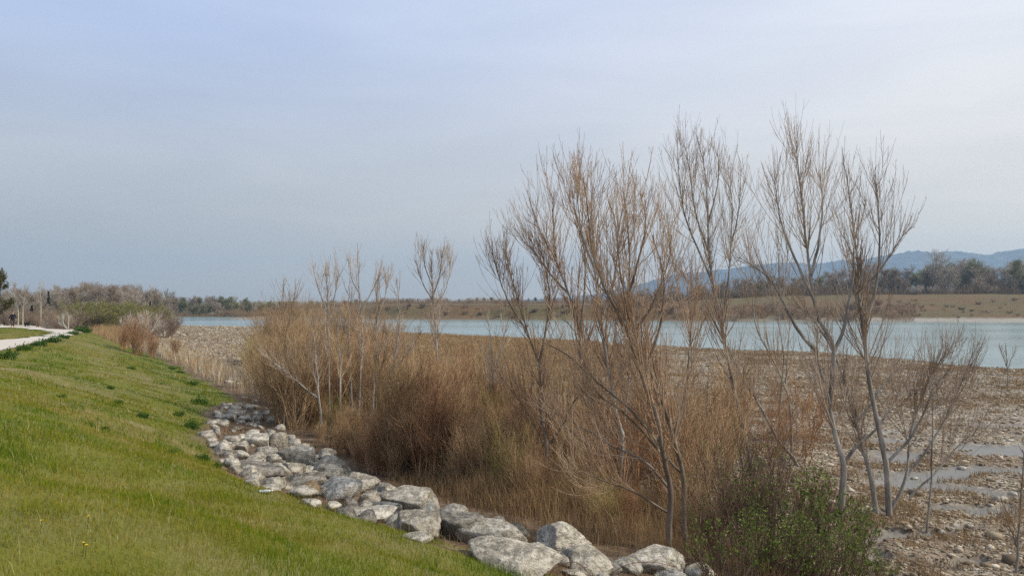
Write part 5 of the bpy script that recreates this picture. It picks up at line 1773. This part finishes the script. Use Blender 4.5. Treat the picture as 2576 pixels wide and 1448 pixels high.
def build_walker():
    skin = flat_mat('skin', (0.52, 0.34, 0.25), 0.6, 0.1)
    jacket = flat_mat('navy_jacket', (0.012, 0.012, 0.022)); trousers = flat_mat('grey_trousers', (0.075, 0.06, 0.062)); boots = flat_mat('tan_boots', (0.30, 0.17, 0.08)); hair = flat_mat('brown_hair', (0.10, 0.055, 0.03))
    g = hit(32, 823.5)
    root = thing('person', g, 'person in a dark jacket and grey trousers walking on the pale track', 'person', None, 0.45)
    # local frame: person faces -Y (towards the camera), +X is the picture's right
    V, E, R = [], [], []
    pel = chain(V, E, R, [(0, 0, 0.92)], [(0.135, 0.10)])
    neck = chain(V, E, R, [(0, 0.0, 1.06), (0, 0.0, 1.22), (0, 0.0, 1.36), (0, -0.005, 1.45), (0, -0.01, 1.50)], [(0.12, 0.09), (0.14, 0.10), (0.15, 0.095), (0.06, 0.06), (0.052, 0.055)], pel)
    chain(V, E, R, [(0, -0.03, 1.565), (0, -0.03, 1.63), (0, -0.02, 1.685)], [(0.066, 0.08), (0.076, 0.092), (0.05, 0.06)], neck)
    sh = 3
    for sx, kn in ((-1, -0.10), (1, 0.07)):
        a = chain(V, E, R, [(sx * 0.09, 0, 0.86), (sx * 0.095, -0.03 + kn * 0.2, 0.68), (sx * 0.095, -0.05 + kn, 0.48), (sx * 0.09, kn * 1.3, 0.28), (sx * 0.09, kn * 1.9, 0.085), (sx * 0.095, kn * 1.9 - 0.13, 0.045)],
                  [0.088, 0.08, 0.058, 0.054, 0.04, 0.036], pel)
        el = (sx * 0.27, 0.02 + kn * 0.3, 1.10)
        wr = (sx * 0.31, -0.09 - kn * 0.5, 0.87)
        w = chain(V, E, R, [(sx * 0.175, 0, 1.375), (sx * 0.23, 0.01, 1.27), el, (sx * 0.295, -0.04, 0.99), wr], [0.06, 0.05, 0.042, 0.038, 0.028], sh)
        palm = (wr[0] + sx * 0.012, wr[1] - 0.03, wr[2] - 0.065)
        pm = chain(V, E, R, [palm], [(0.036, 0.022)], w)
        for i, (off, ln) in enumerate([(-0.028, 0.075), (-0.010, 0.088), (0.010, 0.08), (0.027, 0.062)]):
            chain(V, E, R, [(palm[0], palm[1] + off, palm[2] - 0.035), (palm[0] - sx * 0.008, palm[1] + off - 0.008, palm[2] - 0.035 - ln * 0.5), (palm[0] - sx * 0.03, palm[1] + off - 0.014, palm[2] - 0.035 - ln * 0.95)], [0.010, 0.009, 0.0075], pm)
        chain(V, E, R, [(palm[0] - sx * 0.02, palm[1] - 0.045, palm[2] + 0.015), (palm[0] - sx * 0.035, palm[1] - 0.06, palm[2] - 0.03)], [0.011, 0.009], pm)
    body = skin_mesh('body', V, E, R, skin, root, 0)
    # face: nose, eyes, mouth, ears set into the head
    def blob(name, c, r, mat, par):
        P, Fc = ICO[2]
        return mesh_np(name, P * np.array(r) + np.array(c), [Fc], mat, par)
    dark = flat_mat('dark_features', (0.03, 0.02, 0.018))
    blob('nose', (0, -0.125, 1.60), (0.013, 0.022, 0.022), skin, root)
    for sx in (-1, 1):
        blob('eye', (sx * 0.03, -0.108, 1.625), (0.012, 0.008, 0.007), dark, root)
        blob('ear', (sx * 0.078, -0.02, 1.61), (0.012, 0.022, 0.032), skin, root)
    blob('mouth', (0, -0.108, 1.562), (0.024, 0.008, 0.006), flat_mat('lips', (0.35, 0.14, 0.12)), root)
    P, Fc = ICO[3]
    keep = P.copy(); keep[:, 1] = np.where((P[:, 1] < -0.1) & (P[:, 2] < 0.35), keep[:, 1] * 0.3, keep[:, 1])
    mesh_np('hair', keep * np.array([0.094, 0.112, 0.105]) + np.array([0, 0.005, 1.645]), [Fc], hair, root)
    V, E, R = [], [], []
    a = chain(V, E, R, [(0, 0, 0.80), (0, 0, 0.92), (0, 0, 1.06), (0, 0, 1.22), (0, 0, 1.36), (0, 0, 1.43)], [(0.19, 0.155), (0.19, 0.155), (0.172, 0.135), (0.178, 0.135), (0.17, 0.115), (0.08, 0.075)])
    for sx, kn in ((-1, -0.10), (1, 0.07)):
        chain(V, E, R, [(sx * 0.18, 0, 1.375), (sx * 0.235, 0.01, 1.27), (sx * 0.27, 0.02 + kn * 0.3, 1.10), (sx * 0.295, -0.04, 0.99), (sx * 0.307, -0.08 - kn * 0.4, 0.90)], [0.08, 0.068, 0.06, 0.055, 0.048], 4)
    skin_mesh('jacket', V, E, R, jacket, root, 0)
    V, E, R = [], [], []
    pel = chain(V, E, R, [(0, 0, 0.95)], [(0.17, 0.135)])
    for sx, kn in ((-1, -0.10), (1, 0.07)):
        chain(V, E, R, [(sx * 0.09, 0, 0.84), (sx * 0.095, -0.03 + kn * 0.2, 0.68), (sx * 0.095, -0.05 + kn, 0.48), (sx * 0.09, kn * 1.3, 0.28), (sx * 0.09, kn * 1.8, 0.13)], [0.108, 0.098, 0.08, 0.074, 0.066], pel)
    skin_mesh('trousers', V, E, R, trousers, root, 0)
    for sx, kn in ((-1, -0.10), (1, 0.07)):
        V, E, R = [], [], []
        chain(V, E, R, [(sx * 0.09, kn * 1.9, 0.17), (sx * 0.09, kn * 1.9, 0.075), (sx * 0.095, kn * 1.9 - 0.10, 0.05), (sx * 0.098, kn * 1.9 - 0.17, 0.042)], [0.062, 0.06, 0.052, 0.040])
        skin_mesh('boot', V, E, R, boots, root, 1, 1)


build_walker()


def build_dog():
    fur = flat_mat('black_fur', (0.012, 0.010, 0.010), 0.7)
    g = hit(68, 821.5)
    root = thing('dog', g, 'big black dog standing on the pale track beside the walker, looking right', 'dog', None, -0.25, 1.22)
    V, E, R = [], [], []
    chest = chain(V, E, R, [(0.20, 0, 0.46)], [(0.14, 0.175)])
    hip = chain(V, E, R, [(0.04, 0, 0.48), (-0.12, 0, 0.50), (-0.27, 0, 0.49)], [(0.13, 0.16), (0.115, 0.135), (0.115, 0.145)], chest)
    chain(V, E, R, [(-0.37, 0, 0.50), (-0.46, 0, 0.44), (-0.53, 0, 0.36)], [0.04, 0.034, 0.018], hip)
    nk = chain(V, E, R, [(0.31, 0, 0.56), (0.38, 0, 0.65)], [0.09, 0.075], chest)
    hd = chain(V, E, R, [(0.44, 0, 0.70), (0.51, 0, 0.685), (0.585, 0, 0.665), (0.63, 0, 0.655)], [(0.078, 0.075), (0.07, 0.062), (0.04, 0.04), (0.03, 0.028)], nk)
    for sy in (-1, 1):
        chain(V, E, R, [(0.22, sy * 0.085, 0.36), (0.19 + sy * 0.03, sy * 0.09, 0.235), (0.20 + sy * 0.05, sy * 0.09, 0.115), (0.20 + sy * 0.05, sy * 0.09, 0.035), (0.245 + sy * 0.05, sy * 0.09, 0.026)], [0.075, 0.056, 0.045, 0.042, 0.04], chest)
        chain(V, E, R, [(-0.25, sy * 0.085, 0.38), (-0.19 - sy * 0.03, sy * 0.09, 0.27), (-0.31 - sy * 0.03, sy * 0.09, 0.185), (-0.29 - sy * 0.03, sy * 0.09, 0.04), (-0.245 - sy * 0.03, sy * 0.09, 0.026)], [0.10, 0.075, 0.05, 0.042, 0.04], hip)
        chain(V, E, R, [(0.42, sy * 0.06, 0.755), (0.425, sy * 0.085, 0.70), (0.435, sy * 0.09, 0.655)], [(0.022, 0.03), (0.014, 0.035), (0.01, 0.02)], hd - 3)
    skin_mesh('body', V, E, R, fur, root, 0)


build_dog()


# ------------------------------------------------------------------ small things in the foreground
def build_small():
    rng = np.random.default_rng(8)
    # fallen dark branch behind the boulders
    g = hit(1050, 1215)
    y = g[1]
    root = thing('fallen_branch', g, 'dark fallen branch lying on bare soil behind the pitted boulder', 'branch')
    m = MB()
    for pts, r in [([(1000, 1222), (1030, 1214), (1060, 1212), (1100, 1208), (1140, 1206)], 0.035), ([(1035, 1214), (1055, 1222), (1068, 1232), (1064, 1246)], 0.022), ([(1060, 1212), (1085, 1200), (1120, 1190)], 0.018),
                   ([(1015, 1218), (1040, 1226), (1055, 1236)], 0.018)]:
        Pl = smooth_line([at(u, v, y) - g for u, v in pts], 14) + rng.normal(0, 0.01, (14, 3)); Pl[:, 1] += np.linspace(0, 0.25, 14)
        m.tubes(Pl[None], (r * np.linspace(1, 0.4, 14))[None], 6)
    m.build('limbs', flat_mat('dead_wood', (0.045, 0.034, 0.026), 0.9, 0.5, 4), root)
    # crumpled clear plastic bottle in the grass by the boulders
    g = hit(668, 1242)
    root = thing('plastic_bottle', g + np.array([0, 0, 0.05]), 'crumpled whitish plastic bottle lying in the grass left of the low pale boulders', 'bottle', None, 0.35)
    s = g[1] / F
    L = 34 * s
    prof = np.array([(0, 0.02), (0.02, 0.13), (0.06, 0.15), (0.30, 0.14), (0.36, 0.11), (0.42, 0.145), (0.66, 0.145), (0.80, 0.09), (0.88, 0.05), (0.97, 0.05)])
    a = np.arange(14) * 2 * math.pi / 14
    crumple = 1 + 0.16 * np.sin(a * 3)[None] * np.sin(prof[:, :1] * 14)
    V = np.stack([np.repeat((prof[:, 0] - 0.5)[:, None] * L, 14, 1), np.cos(a)[None] * prof[:, 1:] * L * crumple, np.sin(a)[None] * prof[:, 1:] * L * 0.75 * crumple], -1)
    i, j = np.meshgrid(np.arange(9), np.arange(14), indexing='ij')
    Fc = np.stack([i * 14 + j, i * 14 + (j + 1) % 14, (i + 1) * 14 + (j + 1) % 14, (i + 1) * 14 + j], -1).reshape(-1, 4)
    t = NT('cloudy_plastic'); b_ = t.pbsdf((0.62, 0.68, 0.70), 0.25, None, 0.5); b_.inputs['Transmission Weight'].default_value = 0.35
    mesh_np('shell', V.reshape(-1, 3), [Fc], t.m, root)
    cap = np.stack([np.repeat(np.array([0.47, 0.53])[:, None] * L, 10, 1), np.cos(np.arange(10) * 0.6283)[None] * np.full((2, 1), 0.058 * L), np.sin(np.arange(10) * 0.6283)[None] * np.full((2, 1), 0.058 * L)], -1).reshape(-1, 3)
    Fq = np.array([[k, (k + 1) % 10, 10 + (k + 1) % 10, 10 + k] for k in range(10)])
    mesh_np('cap', cap, [Fq, np.array([list(range(10, 20))])], flat_mat('white_cap', (0.7, 0.72, 0.74), 0.4), root)
    # dandelions in the near turf
    yel = flat_mat('dandelion_yellow', (0.80, 0.55, 0.02), 0.7, 0.15); st = LEAF_STEM
    for u, v, lab in [(102, 1328, 'yellow dandelion in the near turf, leftmost of the four'), (220, 1315, 'yellow dandelion in the near turf, highest of the four'), (208, 1385, 'yellow dandelion in the near turf, second lowest of the four'),
                      (214, 1396, 'yellow dandelion in the near turf, lowest of the four')]:
        g = hit(u, v + 14)
        r_ = thing('dandelion', g, lab, 'flower', 'dandelions in the near turf')
        hgt = 0.11
        q = np.linspace(0, 1, 5)
        m = MB(); m.tubes(np.stack([0.01 * q, 0 * q, hgt * q], -1)[None], np.full((1, 5), 0.003), 5); m.build('stem', st, r_)
        n = 26; a = rng.uniform(0, 6.283, n); rr = rng.uniform(0.25, 1, n) * 0.016
        V = []
        for k in range(n):
            d = np.array([math.cos(a[k]), math.sin(a[k]), 0]); e = np.array([-d[1], d[0], 0]) * 0.004; c = np.array([0.01, 0, hgt])
            V += [c - e, c + e, c + d * rr[k] + e + [0, 0, 0.008], c + d * rr[k] - e + [0, 0, 0.008]]
        mesh_np('flower_head', np.array(V), [np.arange(n)[:, None] * 4 + np.array([[0, 1, 2, 3]])], yel, r_, False)
    # tiny green sprig between the two largest boulders
    # dead bramble canes arching over the boulders
    for k, (pts, lab) in enumerate([([(1380, 1446), (1400, 1425), (1440, 1412), (1466, 1424), (1480, 1440)], 'reddish dead bramble cane arching over the two bottom boulders'),
                                    ([(1140, 1372), (1180, 1366), (1230, 1372), (1260, 1392)], 'dead brown cane lying across the streaked boulder base'),
                                    ([(1540, 1440), (1580, 1418), (1640, 1412), (1700, 1425)], 'thin dead cane trailing over the pale slab under the green bush')]):
        g = hit(pts[0][0], pts[0][1]); y = g[1] - 0.35
        r_ = thing('dead_cane', g, lab, 'cane')
        Pl = smooth_line([at(u, v, y) - g for u, v in pts], 20)
        m = MB(); m.tubes(Pl[None], np.full((1, 20), 0.006), 5)
        A, AR = spawn(rng, Pl[None], np.full((1, 20), 0.006), 6, 0.1, 0.9, 0.25, (30, 60), 0.1, k=5, rs=0.6, rmin=0.003); m.tubes(A, AR, 4)
        m.build('stem', flat_mat('cane_bark', (0.16, 0.075, 0.045), 0.8, 0.3, 5), r_)


build_small()


def build_undergrowth():
    rng = np.random.default_rng(91)
    mats = []
    P_, R_, C_ = [], [], []

    def belt(u0, u1, n, yfun, h0, h1, tint, tw=0.022):
        u = rng.uniform(u0, u1, n); y = yfun(u, n); x = (u - CX) / F * y
        z = T(x, y)
        cl = fbm(x * 0.12, y * 0.12, 93, 3)
        keep = cl > 0.36
        x, y, z, cl = x[keep], y[keep], z[keep], cl[keep]
        m = len(x)
        H = rng.uniform(h0, h1, m) * (0.35 + 1.3 * (cl - 0.3))
        q = np.linspace(0, 1, 4)[None]
        dx, dy = rng.normal(0, 0.3, m) * H, rng.normal(0, 0.3, m) * H
        P = np.stack([x[:, None] + dx[:, None] * q ** 1.3, y[:, None] + dy[:, None] * q ** 1.3, z[:, None] - 0.05 + H[:, None] * q], -1)
        P[:, 1:] += rng.normal(0, 0.09, (m, 3, 3)) * H[:, None, None] * 0.6
        P_.append(P); R_.append(tw * rng.uniform(0.6, 1.3, m)[:, None] * (1 - 0.5 * q)); C_.append(np.clip(tint + rng.normal(0, 0.14, m) + 0.5 * (cl - 0.5), 0, 1))

    shore = lambda u, d0, d1, n: np.interp((u - CX) / F * 240, FX_, FY_) + rng.uniform(d0, d1, n)
    belt(1540, 2700, 26000, lambda u, n: rng.uniform(333, 356, n), 1.2, 5.5, 0.28, 0.030)
    belt(720, 1660, 13000, lambda u, n: rng.uniform(372, 402, n), 1.2, 4.0, 0.5, 0.034)
    belt(1540, 2300, 26000, lambda u, n: shore(u, 2.5, 42, n), 0.5, 2.6, 0.52)
    belt(2230, 2700, 9000, lambda u, n: shore(u, 10, 80, n), 0.2, 0.9, 0.45)
    belt(930, 1600, 15000, lambda u, n: shore(u, 4, 30, n), 0.3, 1.2, 0.42)
    belt(-40, 450, 15000, lambda u, n: rng.uniform(140, 200, n), 0.8, 3.2, 0.6, 0.016)
    belt(430, 720, 9000, lambda u, n: rng.uniform(304, 322, n), 0.8, 3.2, 0.45, 0.03)
    P = np.concatenate(P_); R = np.concatenate(R_); c = np.concatenate(C_)
    V, Fc = tubes(P, R, 3)
    col = np.repeat(np.stack([c, c, c, np.ones(len(c))], 1), 12, axis=0)
    m = tint_mat('scrub_twigs', [(0.0, (0.09, 0.07, 0.045)), (0.3, (0.19, 0.135, 0.085)), (0.5, (0.30, 0.195, 0.11)), (0.75, (0.40, 0.29, 0.185)), (1.0, (0.48, 0.39, 0.28))], 0.15, 0.05, 0.12)
    tag(mesh_np('undergrowth', V, [Fc], m, None, False, {'tint': col}), kind='stuff')


build_undergrowth()
